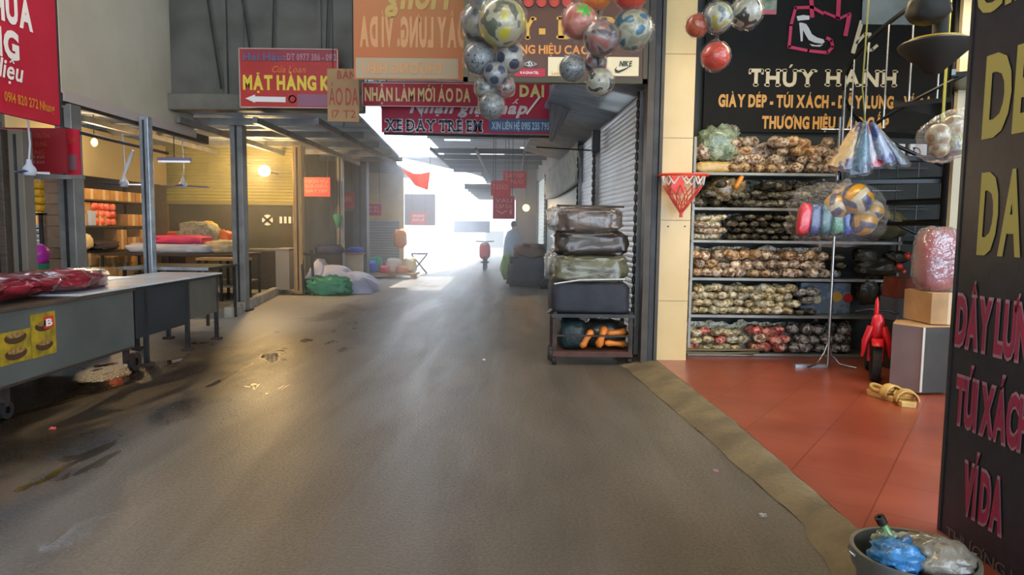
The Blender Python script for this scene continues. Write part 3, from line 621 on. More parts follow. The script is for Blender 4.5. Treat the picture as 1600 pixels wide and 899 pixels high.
# crossing banners
BB = 10.6
t, x0, x1, z0, z1 = vertical_board('hanging_banner', 'narrow dark red banner with cream lettering under the orange banner', 566, 748, 129, 166, BB, mat('maroon_banner', 'a81c38', .55, c2='94172f', ns=2), .01, cat='banner')
ropes(t, x0, x1, z1, BB)
wpx(t, 'NHẬN LÀM MỚI ÁO DA', 570, 735, 137, 157, mat('banner_cream', 'd8c08a', .5), Y=BB, bold=.035)
frame(t, x0, x1, z0, z1, BB, .012, mat('torn_edge', 'c9b6b0', .6), 'torn_edge')
BC = 11.0
t, x0, x1, z0, z1 = vertical_board('hanging_banner', 'wide crimson banner reading about prams, across the lane', 596, 862, 127, 207, BC, mat('crimson_banner', 'c01c44', .5, c2='ad183c', ns=2, trans=.15), .01, cat='banner')
ropes(t, x0, x1, z1, BC)
wpx(t, 'Nhận giặt hấp', 640, 822, 158, 176, mat('silver_letter', 'cfc6c8', .5), Y=BC, italic=.3, bold=.04)
wpx(t, 'XE ĐẨY TRẺ EM', 603, 754, 187, 204, navy_l, Y=BC, serif=True, bold=.03, outline=white_l)
wpx(t, 'ÁO DÀI', 770, 850, 133, 150, mat('lime_cream', 'd9d58c', .5), Y=BC, bold=.05)
ribb([(843, 152), (823, 178)], .03, BC, .01).out('slash_mark', white_l, t)
a, c = P(764, 205, Y=BC), P(862, 187, Y=BC); B().bx(a.x, c.x, BC - .012, BC, a.z, c.z).out('blue_band', mat('blue_band', '3a5a85', .5), t)
wpx(t, 'XIN LIÊN HỆ 0915 235 795', 768, 858, 191, 202, mat('pale_blue_letter', 'a9bfd0', .5), off=.02, Y=BC, bold=.04)
B().tube([P(600, 209, Y=BC), P(866, 214, Y=BC)], .02, 8).out('hanging_rod', steel_d, label='dark rod along the foot of the crimson banner', cat='rod')
# arrow sign and its neighbour
AS = 10.9
t, x0, x1, z0, z1 = vertical_board('arrow_sign', 'red hanging sign with yellow lettering and a white arrow', 375, 529, 75, 168, AS, mat('vermilion_sign', 'b82a22', .5, c2='a52420', ns=2))
ropes(t, x0, x1, z1, AS)
frame(t, x0, x1, z0, z1, AS, .014, mat('pale_frame', 'b9a69e', .5))
a, c = P(379, 95, Y=AS), P(525, 79, Y=AS); B().bx(a.x, c.x, AS - .008, AS, a.z, c.z).out('top_band', mat('rose_band', '8f2b3c', .5), t)
wpx(t, 'Hải Hậu', 380, 442, 83, 94, mat('slate_letter', '5c5a78', .5), off=.014, Y=AS, bold=.03); wpx(t, ': ĐT 0977 386 - 0912', 444, 526, 84, 94, mat('rose_letter', 'a87780', .5), off=.014, Y=AS, bold=.04)
wpx(t, 'Cửa Loan', 424, 477, 103, 113, mat('orange_letter', 'cc6a2c', .5), Y=AS, italic=.3, bold=.02)
wpx(t, 'MẶT HÀNG KHÔ', 380, 548, 118, 139, yel, Y=AS, bold=.05)
ribb([(398, 155), (444, 156)], .08, AS, .006).out('arrow_shaft', white_l, t)
b = B(); b.add([P(x, y, Y=AS) - V((0, .014, 0)) for x, y in ((384, 154), (399, 148), (399, 161))], [(0, 2, 1)]); b.out('arrow_head', white_l, t)
q = P(457, 155, Y=AS); b = B(); b.lathe([(.06, 0), (.06, .012), (.045, .012), (.045, .0)], (q.x, AS - .012, q.z), 20, ax='Y'); b.out('round_emblem', steel_d, t)
a, c = P(465, 166, Y=AS), P(522, 148, Y=AS); B().bx(a.x, c.x, AS - .006, AS, a.z, c.z).out('purple_panel', mat('mauve', '8d5a72', .5), t)
AT = 9.9
t, x0, x1, z0, z1 = vertical_board('hanging_sign', 'tan cardboard sign with faded red lettering over the arrow sign', 512, 561, 107, 190, AT, mat('tan_sign', '9c7d50', .6, c2='8c6c48', ns=2))
ropes(t, x0, x1, z1, AT)
fr = mat('faded_red_letter', '96382c', .6)
wpx(t, 'BÁN', 527, 556, 111, 123, fr, Y=AT, bold=.02); wpx(t, 'ÁO DA', 514, 560, 137, 164, fr, Y=AT, bold=.01); wpx(t, '17 T2', 519, 556, 172, 184, fr, Y=AT, bold=.0)
# near left red sign, square to the counters
XS = -4.6
ya, yb_ = P(94, 190, X=XS).y, 4.6; zb = P(94, 197, X=XS).z
t = thing('shop_sign', 'big red sign with white capitals at the head of the near stall', 'sign', (XS, ya, zb))
B().bx(XS - .04, XS, yb_, ya, zb, 5.2).out('sign_face', red_v, t)
b = B(); b.bx(XS - .05, XS + .008, ya, ya + .02, zb, 5.2); b.out('sign_frame', steel_d, t)
wl = mat('warm_white_letter', 'ddd2c8', .5)
def wx(s, pa, pb, pt, m, **kk):   # pa lower left pixel, pb lower right pixel, pt upper-left pixel on the X plane
    a, b_, c = P(*pa, X=XS), P(*pb, X=XS), P(*pt, X=XS); b_.z = a.z; return write(t, s, a, b_, V((a.x, a.y, c.z)), m, .008, **kk)
wx('NHUA', (-38, 12), (50, 38), (-38, -34), wl, bold=.05); wx('HÀNG', (-90, 54), (29, 84), (-90, 8), wl, bold=.05)
wx('Đại Hiệu', (-70, 98), (33, 124), (-70, 66), wl, bold=.02, italic=.25); wx('0914 820 272 Nhung', (6, 157), (84, 176), (6, 142), mat('amber_letter', 'c87a22', .5), bold=.02)
SR = 8.15
t, x0, x1, z0, z1 = vertical_board('hanging_sign', 'dark red board with faint orange writing under the big red sign', -20, 105, 199, 270, SR, red_dk)
for i, s in enumerate(('CHUYÊN BÁN BUÔN', 'ĐỒ NHỰA GIA DỤNG', 'TÚI NI LÔNG')): wpx(t, s, 12, 78 - 4 * i, 208 + 13 * i, 215 + 13 * i, mat('dull_orange_letter', 'a2411f', .5), Y=SR, bold=.0)
for i in range(2): wpx(t, 'ĐT: 0912 555 820', 14, 70, 243 + 8 * i, 247 + 8 * i, mat('dull_grey_letter', '96625e', .5), Y=SR)
t, x0, x1, z0, z1 = vertical_board('hanging_sign', 'narrow red board with a grey square, beside the dark red board', 103, 125, 202, 273, SR + .12, red_v)
a, c = P(106, 266, Y=SR + .12), P(120, 242, Y=SR + .12); B().bx(a.x, c.x, SR + .11, SR + .12, a.z, c.z).out('grey_square', mat('grey_mauve', '6b4a50', .5), t); wpx(t, '34', 107, 119, 214, 224, mat('dull_orange_letter', '', 0), Y=SR + .12, bold=.03)
B().bx(P(-20, 272, Y=SR).x, P(130, 272, Y=SR).x, SR - .02, SR + .04, P(60, 277, Y=SR).z - .02, P(60, 277, Y=SR).z + .03).out('sign_beam', steel, label='grey steel beam carrying the dark red board', cat='beam')
# smaller red signs down the lane
def small_sign(px0, px1, py0, py1, Y, m, label, lines, lm=white_l):
    t, x0, x1, z0, z1 = vertical_board('hanging_sign', label, px0, px1, py0, py1, Y, m, .02)
    h = (py1 - py0) / (len(lines) + 1)
    for i, s in enumerate(lines): wpx(t, s, px0 + 4, px1 - 4, py0 + h * (i + .5), py0 + h * (i + 1.15), lm, Y=Y, bold=.01)
    b = B()
    for x in (x0 + .06, x1 - .06): b.tube([(x, Y + .01, z1), (x, Y + .01, 3.44 if x < -2.9 else 3.97 if Y < 23.3 else 3.84)], .008, 6)
    b.out('hanging_cords', steel_d, t); return t
pk = mat('salmon_letter', 'e59a90', .5)
small_sign(473, 516, 277, 307, 16.6, mat('salmon_red_sign', 'cf4a44', .5), 'salmon red hanging sign right of the wooden post', ['DỊCH VỤ', 'SỬA CHỮA', 'GIÀY DÉP'], pk)
small_sign(533, 553, 300, 326, 19.5, mat('dusky_red_sign', 'b03a48', .5), 'small dusky red sign by the thin pipe post', ['QUẦN ÁO'], pk)
small_sign(572, 596, 319, 337, 21.5, red_v, 'small crimson sign before the yellow wall', ['MAY MẶC', 'VẢI'], pk)
small_sign(641, 667, 332, 351, 25.5, mat('bright_red_sign', 'e04a3c', .5), 'red and white sign hanging before the purple panel', ['BÁN BUÔN', 'BÁN LẺ'], white_l)
small_sign(786, 822, 267, 294, 18.5, mat('washed_red_sign', 'd84a44', .5, trans=.3), 'upper red sign hanging above the far lane', ['GIÀY DÉP', 'BALO'], pk)
small_sign(767, 798, 282, 306, 18.0, mat('washed_red_sign', '', 0), 'middle red sign overlapping the upper red sign', ['TÚI XÁCH'], pk)
small_sign(770, 804, 306, 342, 17.6, mat('washed_maroon_sign', 'b84450', .5), 'lowest dusky red sign of the hanging group', ['VALI', 'CẶP DA', 'VÍ'], pk)
for k_ in ((626, 262, 19.5), (672, 268, 19.2)): p_ = P(k_[0], k_[1], Y=k_[2]); B().tube([p_, (p_.x, p_.y, 3.42 if k_[0] < 650 else 3.95)], .008, 5).out('hanging_rope', steel_d, label='short rope holding the %s corner of the orange red cloth' % ('stall side' if k_[0] < 650 else 'lane side'), cat='rope')
small_sign(632, 680, 303, 352, 27, mat('purple_grey_panel', '6d6273', .6), 'dull purple hanging panel before the bright street end', [])
b = B(); q = [P(626, 262, Y=19.5), P(672, 268, Y=19.2), P(668, 297, Y=19.2), P(648, 290, Y=19.4)]
b.grid(lambda u, v: (q[0].lerp(q[1], u)).lerp(q[3].lerp(q[2], u), v) + V((0, .08 * math.sin(u * 7 + v * 2), -.12 * math.sin(u * math.pi) * (1 - v))), 12, 8)
b.out('hanging_cloth', mat('orange_red_cloth', 'd9482a', .7, trans=.5), label='orange red cloth sagging under the bright roof gap', cat='cloth', smooth=80)
# ------------------------------------------------------------ near counter row at the left
XF = -3.93
def px_(x, y, z): q = P(x, y, X=XF); return q.y
grey_p = mat('grey_counter_panel', '5c5f5a', .5, c2='4d504c', ns=1.5, bump=.05, bs=6)
dark_p = mat('dark_counter_panel', '2c2f34', .45, c2='25272b', ns=2)
top_w = mat('worktop_white', 'ccd0d4', .25, c2='b7bbc0', ns=2)
ptop = mat('worktop_wood', '58493b', .45, c2='453a30', ns=3)
def caster(b, x, y, r=.07):
    b.lathe([(r * .4, -.022), (r, -.022), (r, .022), (r * .4, .022)], (x, y, r), 16, ax='X')
y0, y1, y2, y3 = 3.6, P(209, 450, X=XF).y, P(300, 436, X=XF).y, P(344, 428, X=XF).y
t = thing('market_counter', 'near grey panelled market counter with wheels and pasted yellow packs', 'counter', (XF - .5, (y0 + y1) / 2, 0))
B().bx(XF - 1.05, XF + .02, y0, y1, .85, .885).out('worktop', ptop, t, bevel=.005)
B().bx(XF - .02, XF, y0, y1, .28, .85).out('front_panel', grey_p, t)
B().bx(XF - 1.0, XF, y1 - .02, y1, .28, .85).out('end_panel', grey_p, t)
b = B(); b.bx(XF - 1.0, XF - .02, y0, y1, .25, .28); b.out('bottom_shelf', wood_d, t)
for (x, y) in ((XF - .06, 5.35), (XF - .95, 5.35), (XF - .06, y1 - .08), (XF - .95, y1 - .08)): B().bx(x - .025, x + .025, y - .025, y + .025, .1, .28).out('leg', iron, t)
for (x, y) in ((XF - .03, y1 + .02), (XF - .95, y1 - .1), (XF - .06, 5.35), (XF - .95, 5.35)):
    b = B(); caster(b, x, y, .1 if y > y1 else .07); b.out('wheel', rubber if y < y1 else iron, t, smooth=True)
for (pa, pb, pc, s) in (((0, 574), (49, 562), (0, 522), 0), ((50, 561), (88, 551), (50, 492), 1)):
    a, b_, c = P(*pa, X=XF), P(*pb, X=XF), P(*pc, X=XF)
    pk_ = thing('sticker_pack', ['yellow noodle packet picture pasted low on the grey counter', 'tall yellow noodle packet picture with a red square letter'][s], 'sticker', (XF, a.y, a.z))
    bb = B(); bb.bx(XF, XF + .004, a.y, b_.y, a.z, c.z); bb.out('paper', mat('noodle_yellow', 'b09420', .5, c2='77641e', ns=9), pk_)
    for j, fz in enumerate((.25, .7) if s else (.3, .8)):
        cy = (a.y + b_.y) / 2; cz = a.z + (c.z - a.z) * fz; ry = (b_.y - a.y) * .36
        bb = B(); n = 20; bb.add([(XF + .006, cy + ry * math.cos(i * 2 * math.pi / n), cz + ry * (.34 if math.sin(i * 2 * math.pi / n) > 0 else .42) * math.sin(i * 2 * math.pi / n)) for i in range(n)], [tuple(range(n))]); bb.out('bowl_print', mat('bowl_brown', '4b3320', .5), pk_)
        bb = B(); bb.add([(XF + .008, cy + ry * .8 * math.cos(i * 2 * math.pi / n), cz + .02 + ry * .2 * math.sin(i * 2 * math.pi / n)) for i in range(n)], [tuple(range(n))]); bb.out('noodle_print', mat('noodle_tan', 'a58a4e', .5, c2='7a4b28', ns=40), pk_)
    if s:
        q = P(70, 508, X=XF); q2 = P(80, 499, X=XF); bb = B(); bb.bx(XF + .004, XF + .008, q.y - .02, q2.y + .02, q.z - .03, q2.z + .03); bb.out('red_square', red_o, pk_)
        write(pk_, 'B', V((XF, q.y, q.z - .01)), V((XF, q2.y, q.z - .01)), V((XF, q.y, q2.z + .01)), white_l, .011, bold=.04)
t = thing('market_counter', 'market counter with white laminate top and dark set-back panel', 'counter', (XF - .5, (y1 + y3) / 2, 0))
B().bx(XF - .8, XF + .03, y1 - .95, y3, .886, .905).out('worktop', top_w, t, bevel=.004)
B().bx(XF - .06, XF - .04, y1 + .03, y2, .33, .87).out('front_panel', dark_p, t)
B().bx(XF - .06, XF - .03, y2, y3, .38, .87).out('side_panel', mat('brown_grey_panel', '5a5548', .5, c2='4b463c', ns=3), t)
B().bx(XF - .75, XF, y1 + .03, y3, .85, .885).out('apron', steel_d, t)
for (x, y) in ((XF - .05, y1 + .3), (XF - .05, y2 - .05), (XF - .7, y2), (XF - .05, y3 - .04), (XF - .7, y3 - .04)):
    lg = B().bx(x - .022, x + .022, y - .022, y + .022, .03, .86).out('leg', steel_d, t); B().bx(x - .06, x + .06, y - .05, y + .05, 0, .03).out('foot_pad', iron, lg)
# second table row behind with bright edge
ty0, ty1 = 10.45, 11.6
t = thing('folding_table', 'low dark table with a bright metal edge behind the white counter', 'table', (-5.3, 11, 0))
B().bx(-5.95, -4.6, ty0, ty1, .86, .89).out('tabletop', steel_d, t); B().bx(-5.95, -4.6, ty0 - .02, ty0, .85, .895).out('metal_edge', galv, t)
for x in (-5.9, -4.65):
    for y in (ty0 + .05, ty1 - .05): B().bx(x - .02, x + .02, y - .02, y + .02, 0, .86).out('leg', steel_d, t)
# wrapped pink-red bundle lying on the counter
pc = P(62, 446, X=-4.3)
b = B(); L_ = (5.0, 7.1)
def bund(u, v):
    y = 4.9 + 2.15 * u; a = v * 2 * math.pi; e = min(1, (1 - u) * 7) ** .5; r = (.27 + .03 * noise.noise(V((u * 5, 0, 0)))) * (.35 + .65 * e)
    n_ = 1 + .22 * noise.noise(V((u * 9, math.cos(a) * 2, math.sin(a) * 2))) + .1 * noise.noise(V((u * 25, math.cos(a) * 5, math.sin(a) * 5)))
    return V((-4.27 + math.cos(a) * r * n_, y, .905 + .105 * e + .105 * e * math.sin(a) * n_ * (1 if math.sin(a) > 0 else .98)))
b.grid(bund, 70, 28)
b.out('plastic_wrapped_roll', mat('red_plastic_wrap', '8c2030', .2, c2='521018', ns=4, bump=.7, bs=9, coat=.6, stretch=(1, .5, 3)), label='long roll wrapped in crumpled pink red plastic on the near counter', cat='roll', smooth=80)
q = P(110, 427, X=-4.55); b = B(); b.blob((q.x, q.y + .1, .99), (.22, .36, .085), .8, .25, 3, 4); b.out('foil_parcel', mat('silver_foil', 'c9ccd4', .18, .9, c2='4a4550', ns=9, thr=(.45, .6), bump=.9, bs=25), label='crumpled silver foil parcel behind the red wrapped roll', cat='parcel', smooth=80)
B().bx(-4.9, -4.5, 7.7, 8.2, .907, .92).out('white_sheet', white_p, label='thin white sheet on the far part of the counter', cat='sheet')
# ------------------------------------------------------------ stall goods behind the counters
WX = -8.0
def shelf_unit(name, label, x0, x1, y0, y1, zs, m=wood_d, post_m=steel_d, post_xy=True, ztop=None):
    t = thing(name, label, 'shelf', ((x0 + x1) / 2, (y0 + y1) / 2, 0)); 
    for z in zs: B().bx(x0, x1, y0, y1, z - .03, z).out('shelf_board', m, t)
    for x in (x0 + .02, x1 - .02):
        for y in (y0 + .02, y1 - .02): B().bx(x - .02, x + .02, y - .02, y + .02, 0, ztop or zs[-1]).out('shelf_post', post_m, t)
    return t
zz = (.5, 1.02, 1.50, 2.0)
shelf_unit('storage_shelf', 'dark wooden stall shelf packed with brown cartons', -8.6, -8.0, 11.0, 15.4, zz, ztop=2.4)
def cartons(px_range, label, group, boxes, first=None):
    pass
base_c = thing('carton_box', 'small brown carton stacked on the dark stall shelf', 'box', (0, 0, 0), 'brown cartons on the stall shelf')
B().bx(-.14, .14, -.13, .13, 0, .2).out('carton_body', carton, base_c, local=True, bevel=.004); B().bx(.1405, .1425, -.03, .03, 0, .2).out('tape_strip', mat('tape', 'cdb58a', .4), base_c, local=True)
first = True
def place_carton(x, y, z, s, rz, label=None, group=None):
    global first
    if first and not label: base_c.location = (x, y, z); base_c.scale = s; base_c.rotation_euler = (0, 0, rz); first = False; return base_c
    return dup(base_c, (x, y, z), (0, 0, rz), s, label, group)
for zi, (z, zn) in enumerate(zip(zz, (1.0, 1.47, 1.97, 2.4))):
    y = 11.12
    while y < 15.25:
        wd = R.uniform(.34, .52); h = R.choice([.2, .24, (zn - z) * .47]); zc = z; 
        if zi == 1 and 12.7 < y < 13.8: y += wd; continue
        if zi == 2 and 13.3 < y < 14.2: y += wd; continue
        n_ = 0
        while zc + h < zn and n_ < 3 and R.random() < .97: place_carton(-8.18 + R.uniform(-.02, .02), y + wd / 2, zc, (1, wd / .27, h / .2), 0); zc += h + .002; n_ += 1
        y += wd + .006
redp_m = mat('red_packet', 'e23a26', .35, c2='f08a6a', ns=7, rnd=.1, coat=.4)
pk0 = None
for i in range(12):
    q = (-8.1, 13.38 + .19 * (i % 4), 1.5 + .15 * (i // 4))
    if pk0 is None: pk0 = B().blob((0, 0, .07), (.1, .09, .072), .5, .1, 3, i, 14, 8).out('red_packet', redp_m, label='shiny red packet stacked on the middle stall shelf', cat='packet', group='red packets on the stall shelf', smooth=True); pk0.location = q
    else: dup(pk0, q)
b = B(); b.bx(-8.25, -8.0, 13.14, 13.33, 1.5, 1.78); b.out('plastic_box', mat('pale_blue_box', 'a9b5c4', .4), label='pale blue box beside the red packets', cat='box', bevel=.01)
b = B(); b.blob((-8.1, 12.9, 1.2), (.2, .25, .17), .7, .2, 3, 3); b.out('cream_bag', mat('cream_bag', 'd9c08a', .6), label='cream cloth bag on the stall shelf under the cartons', cat='bag', smooth=80)
b = B(); b.blob((-8.05, 13.55, 1.12), (.2, .4, .09), .6, .3, 3, 8); b.out('folded_clothes', mat('dark_cloth', '3a3034', .8), label='flat dark folded clothes on the stall shelf', cat='clothes', smooth=80)
# low table with pale boxes in front of the shelf
t = thing('display_bench', 'low dark display bench before the stall shelf', 'bench', (-7.3, 12.5, 0)); B().bx(-7.9, -7.0, 10.6, 13.1, .5, .54).out('bench_top', wood_d, t)
for x in (-7.85, -7.05):
    for y in (10.7, 11.9, 13.0): B().bx(x - .03, x + .03, y - .03, y + .03, 0, .5).out('leg', wood_d, t)
pb0 = None
for i in range(4):
    q = (-7.25, 10.95 + .55 * i, .54)
    if pb0 is None:
        pb0 = thing('display_box', 'pale open-topped carton in the row on the low display bench', 'box', q, 'pale cartons on the display bench')
        b = B(); b.bx(-.2, .2, -.25, .25, 0, .02); b.bx(-.2, -.19, -.25, .25, 0, .2); b.bx(.19, .2, -.25, .25, 0, .2); b.bx(-.2, .2, -.25, -.24, 0, .2); b.bx(-.2, .2, .24, .25, 0, .2); b.out('carton_body', carton_l, pb0, local=True)
        b = B(); b.blob((0, 0, .13), (.17, .22, .06), .7, .3, 3, 5, 12, 8); b.out('contents', mat('mixed_goods', '8a6b4a', .6, c2='4d3a2c', ns=14), pb0, local=True, smooth=80)
    else: dup(pb0, q, scale=(1, R.uniform(.85, 1), R.uniform(.8, 1.25)))
# olive upper panel over the shelves
a, c = P(118, 278, X=-7.9), P(224, 290, X=-7.9); B().bx(-7.95, -7.9, 10.9, 15.9, 2.42, 3.3).out('wall_panel', mat('olive_panel', '85795a', .6, c2='7a6f52', ns=1), kind=None, label='plain olive board over the carton shelf', cat='board')
# yellow stack, white trays, magenta bag seen between the near posts
yy = 9.6
ym = mat('yellow_towel', 'e8b81e', .5, c2='c9920f', ns=3); y_ = None
for i in range(4):
    q = P(54, 331 - i * 11.5, Y=yy)
    if y_ is None: y_ = B().blob((0, 0, .05), (.17, .14, .052), .35, .08, 3, 2, 20, 10).out('folded_towel', ym, label='bright yellow folded cloth in the stack between the near posts', cat='towel', group='yellow cloths between the near posts', smooth=80); y_.location = (q.x, yy, q.z)
    else: dup(y_, (q.x + R.uniform(-.01, .01), yy, q.z))
w_ = None
for i in range(7):
    q = P(53, 405 - i * 8.2, Y=yy)
    if w_ is None:
        w_ = B().lathe([(.0, 0), (.13, 0), (.155, .04), (.15, .045), (.12, .01), (0, .01)], (0, 0, 0), 20).out('white_basin', mat('white_basin', 'e4e2e6', .35), label='shallow white basin in the stack between the near posts', cat='basin', group='white basins between the near posts', smooth=40); w_.location = (q.x, yy, q.z)
    else: dup(w_, (q.x, yy, q.z))
q = P(54, 335, Y=yy); shelf_unit('storage_shelf', 'narrow steel rack with yellow and white goods behind the near posts', q.x - .2, q.x + .2, yy - .16, yy + .2, (.55, P(53, 407, Y=yy).z, P(54, 333, Y=yy).z), m=steel_d)
q = P(54, 283, Y=yy); b = B(); b.bx(q.x - .15, q.x + .15, yy - .1, yy + .1, q.z - .04, q.z + .05); b.out('carton_box', carton_l, label='pale carton on top of the yellow cloths', cat='box', bevel=.005)
q = P(58, 398, Y=8.9); b = B(); b.blob((q.x, 8.9, q.z), (.13, .12, .13), .8, .2, 3, 1); b.out('magenta_bag', mat('magenta', 'c02a9a', .4), label='magenta plastic bag below the white basins', cat='bag', smooth=80)
q = P(60, 418, Y=8.7); b = B(); b.lathe([(.0, 0), (.12, 0), (.15, .14), (.14, .14), (0, .02)], (q.x - .02, 8.7, q.z - .1), 20); b.out('green_basin', mat('green_basin', '2f6f52', .4), label='green plastic basin behind the red wrapped roll', cat='basin', smooth=40)
t = thing('storage_crate', 'low dark crate stand holding the green basin', 'stand', (-5.95, 8.9, 0)); B().bx(-6.3, -5.4, 8.6, 9.15, .0, P(60, 427, Y=8.7).z).out('stand_body', wood_d, t)
cb = None
for i in range(9):
    q = P(82, 285 + 17 * i, Y=9.6)
    if cb is None: cb = B().bx(-.13, .2, -.14, .14, 0, .145).out('carton_box', mat('tan_carton', '8a7058', .8, c2='7a624c', ns=4, rnd=.12), label='greyish brown carton in the tall stack behind the near posts', cat='box', group='greyish cartons behind the near posts', bevel=.004); cb.location = (q.x + .06, 9.7, q.z)
    else: dup(cb, (q.x + .06 + R.uniform(-.015, .015), 9.7, q.z))
q = P(82, 290 + 17 * 9, Y=9.6); B().bx(q.x - .3, q.x + .35, 9.5, 9.95, 0, P(82, 285 + 17 * 8, Y=9.6).z).out('pallet_box', wood_d, label='dark wooden base under the greyish cartons', cat='box')
t = thing('hanging_lamp', 'bare warm bulb hanging above the carton shelf', 'lamp', (-7.3, 12.2, 2.95)); B().blob((-7.3, 12.2, 2.95), (.05, .05, .07), 1, 0, nu=14, nv=10).out('light_bulb', mat('lit_bulb', 'ffb84d', .3, emit=22), t, smooth=True); B().tube([(-7.3, 12.2, 3.01), (-7.3, 12.2, 3.44)], .008, 6).out('lamp_cord', steel_d, t)
lamp('POINT', 'stall_bulb_light', (-7.25, 12.2, 2.8), 85, (1, .72, .4), size=.08)
# ------------------------------------------------------------ benches and mattresses in front of the olive shutter
def bench(label, x0, x1, y0, y1, h, m, name='slatted_bench'):
    t = thing(name, label, 'bench', ((x0 + x1) / 2, (y0 + y1) / 2, .12)); B().bx(x0, x1, y0, y1, h - .05, h).out('bench_top', m, t, bevel=.005)
    B().bx(x0 + .05, x1 - .05, y0 + .05, y1 - .05, .38, .41).out('lower_shelf', steel, t)
    for x in (x0 + .04, (x0 + x1) / 2, x1 - .04):
        for y in (y0 + .04, y1 - .04): B().bx(x - .022, x + .022, y - .022, y + .022, .12, h - .05).out('leg', steel_d, t)
    return t
tanw = mat('tan_board', 'b28a5a', .5, c2='96703f', ns=3)
bench('long stall table carrying mattresses in front of the olive shutter', -7.9, -5.3, 13.2, 14.6, .98, wood_d)
bench('tan topped stall table right of the mattresses', -5.85, -4.95, 12.75, 13.15, .93, tanw)
cbx = thing('stall_cabinet', 'brown cabinet with pale side behind the tan table', 'cabinet', (-5.8, 15.6, .12)); q0, q1 = P(384, 392, Y=15.3), P(452, 392, Y=15.3)
B().bx(q0.x, q1.x - .3, 15.3, 15.9, .12, q0.z).out('cabinet_body', wood_d, cbx); B().bx(q1.x - .3, q1.x, 15.28, 15.92, .12, q0.z + .06).out('side_panel', mat('pale_side', 'a59a88', .6), cbx); B().bx(q0.x - .03, q1.x, 15.26, 15.94, q0.z, q0.z + .04).out('top_board', steel, cbx)
MZ = .98
b = B(); b.blob((-6.72, 13.8, MZ + .09), (.85, .5, .10), .45, .12, 2.5, 1, 40, 14); b.out('white_mattress', mat('white_cloth', 'c3c4ca', .7, c2='b4b5bd', ns=3), label='white folded mattress at the bottom of the bedding pile', cat='mattress', smooth=80)
b = B(); b.blob((-6.62, 13.8, MZ + .26), (.55, .42, .085), .5, .14, 2.5, 2, 36, 14); b.out('pink_quilt', mat('pink_cloth', 'e0446a', .7, c2='cc3a66', ns=4), label='bright pink folded quilt on the white mattress', cat='quilt', smooth=80)
b = B(); b.blob((-6.45, 14.25, MZ + .32), (.42, .3, .3), .8, .18, 3, 3, 30, 16); b.out('patterned_bundle', mat('patterned_cloth', '9b907f', .7, c2='5f6a58', ns=26), label='grey green patterned bundle behind the pink quilt', cat='bundle', smooth=80)
b = B(); b.blob((-5.75, 13.85, MZ + .11), (.4, .35, .15), .8, .25, 3, 6, 30, 16); b.out('cream_bundle', mat('cream_cloth', 'c9b592', .7, c2='a8946f', ns=8), label='cream cloth bundle at the end of the mattress table', cat='bundle', smooth=80)
q0, q1 = P(262, 386, Y=14.9), P(285, 362, Y=14.9); t = thing('orange_box', 'orange box on the cabinet edge beside the olive shutter', 'box', (q0.x, 14.9, q0.z)); B().bx(q0.x, q1.x, 14.9, 15.2, q0.z, q1.z).out('box_body', mat('orange_box', 'd9722a', .5), t, bevel=.01); B().bx(q0.x - .002, q1.x + .002, 14.895, 15.2, q1.z - .12, q1.z - .03).out('red_band', red_o, t)
B().bx(q0.x - .1, q1.x + .1, 14.8, 15.5, .12, q0.z).out('stall_cabinet', wood_d, label='dark low cabinet under the orange box', cat='cabinet', bevel=.01)
q = P(333, 362, Y=15.8); b = B(); b.blob((q.x, 15.6, q.z), (.2, .15, .22), .8, .2, 3, 9); b.out('yellow_bag', mat('yellow_bag', 'c9a24a', .5), label='yellow plastic bag behind the bedding pile', cat='bag', smooth=80)
q = P(345, 383, Y=14.4); b = B(); b.blob((q.x, 14.42, 1.2), (.26, .14, .225), .7, .2, 3, 5); b.out('orange_bag', mat('orange_bag', 'd0662c', .5), label='orange bag next to the big steel post', cat='bag', smooth=80)
# hanging lamp, fans, tube fixture
q = P(413, 267, Y=15.6)
t = thing('wall_lamp', 'glowing round warm lamp on the olive roller shutter', 'lamp', (q.x, 16.5, q.z)); B().blob((q.x, 15.6, q.z), (.13, .13, .13), 1, 0, nu=20, nv=12).out('light_bulb', mat('lit_bulb', 'ffb84d', .3, emit=22), t, smooth=True)
b = B(); b.tube([(q.x, 15.72, q.z), (q.x, 16.5, q.z)], .02, 8); b.out('lamp_arm', steel_d, t)
lamp('POINT', 'bulb_light', (q.x, 15.3, q.z), 190, (1, .68, .3), size=.16)
q = P(822, 325, Y=21); t = thing('hanging_lamp', 'small warm lamp glowing above the far lane wall', 'lamp', (q.x, 21, q.z)); B().blob((q.x, 21, q.z), (.1, .1, .1), 1, 0, nu=16, nv=10).out('light_bulb', mat('lit_bulb', '', 0), t, smooth=True); B().tube([(q.x, 21, q.z + .1), (q.x, 21, 3.6)], .01, 6).out('lamp_cord', steel_d, t)
lamp('POINT', 'far_bulb_light', (q.x, 20.8, q.z), 20, (1, .68, .3), size=.12)
fan_b = mat('fan_blue', '4a5680', .4); fan_w = mat('fan_white', 'b9bcc4', .4)
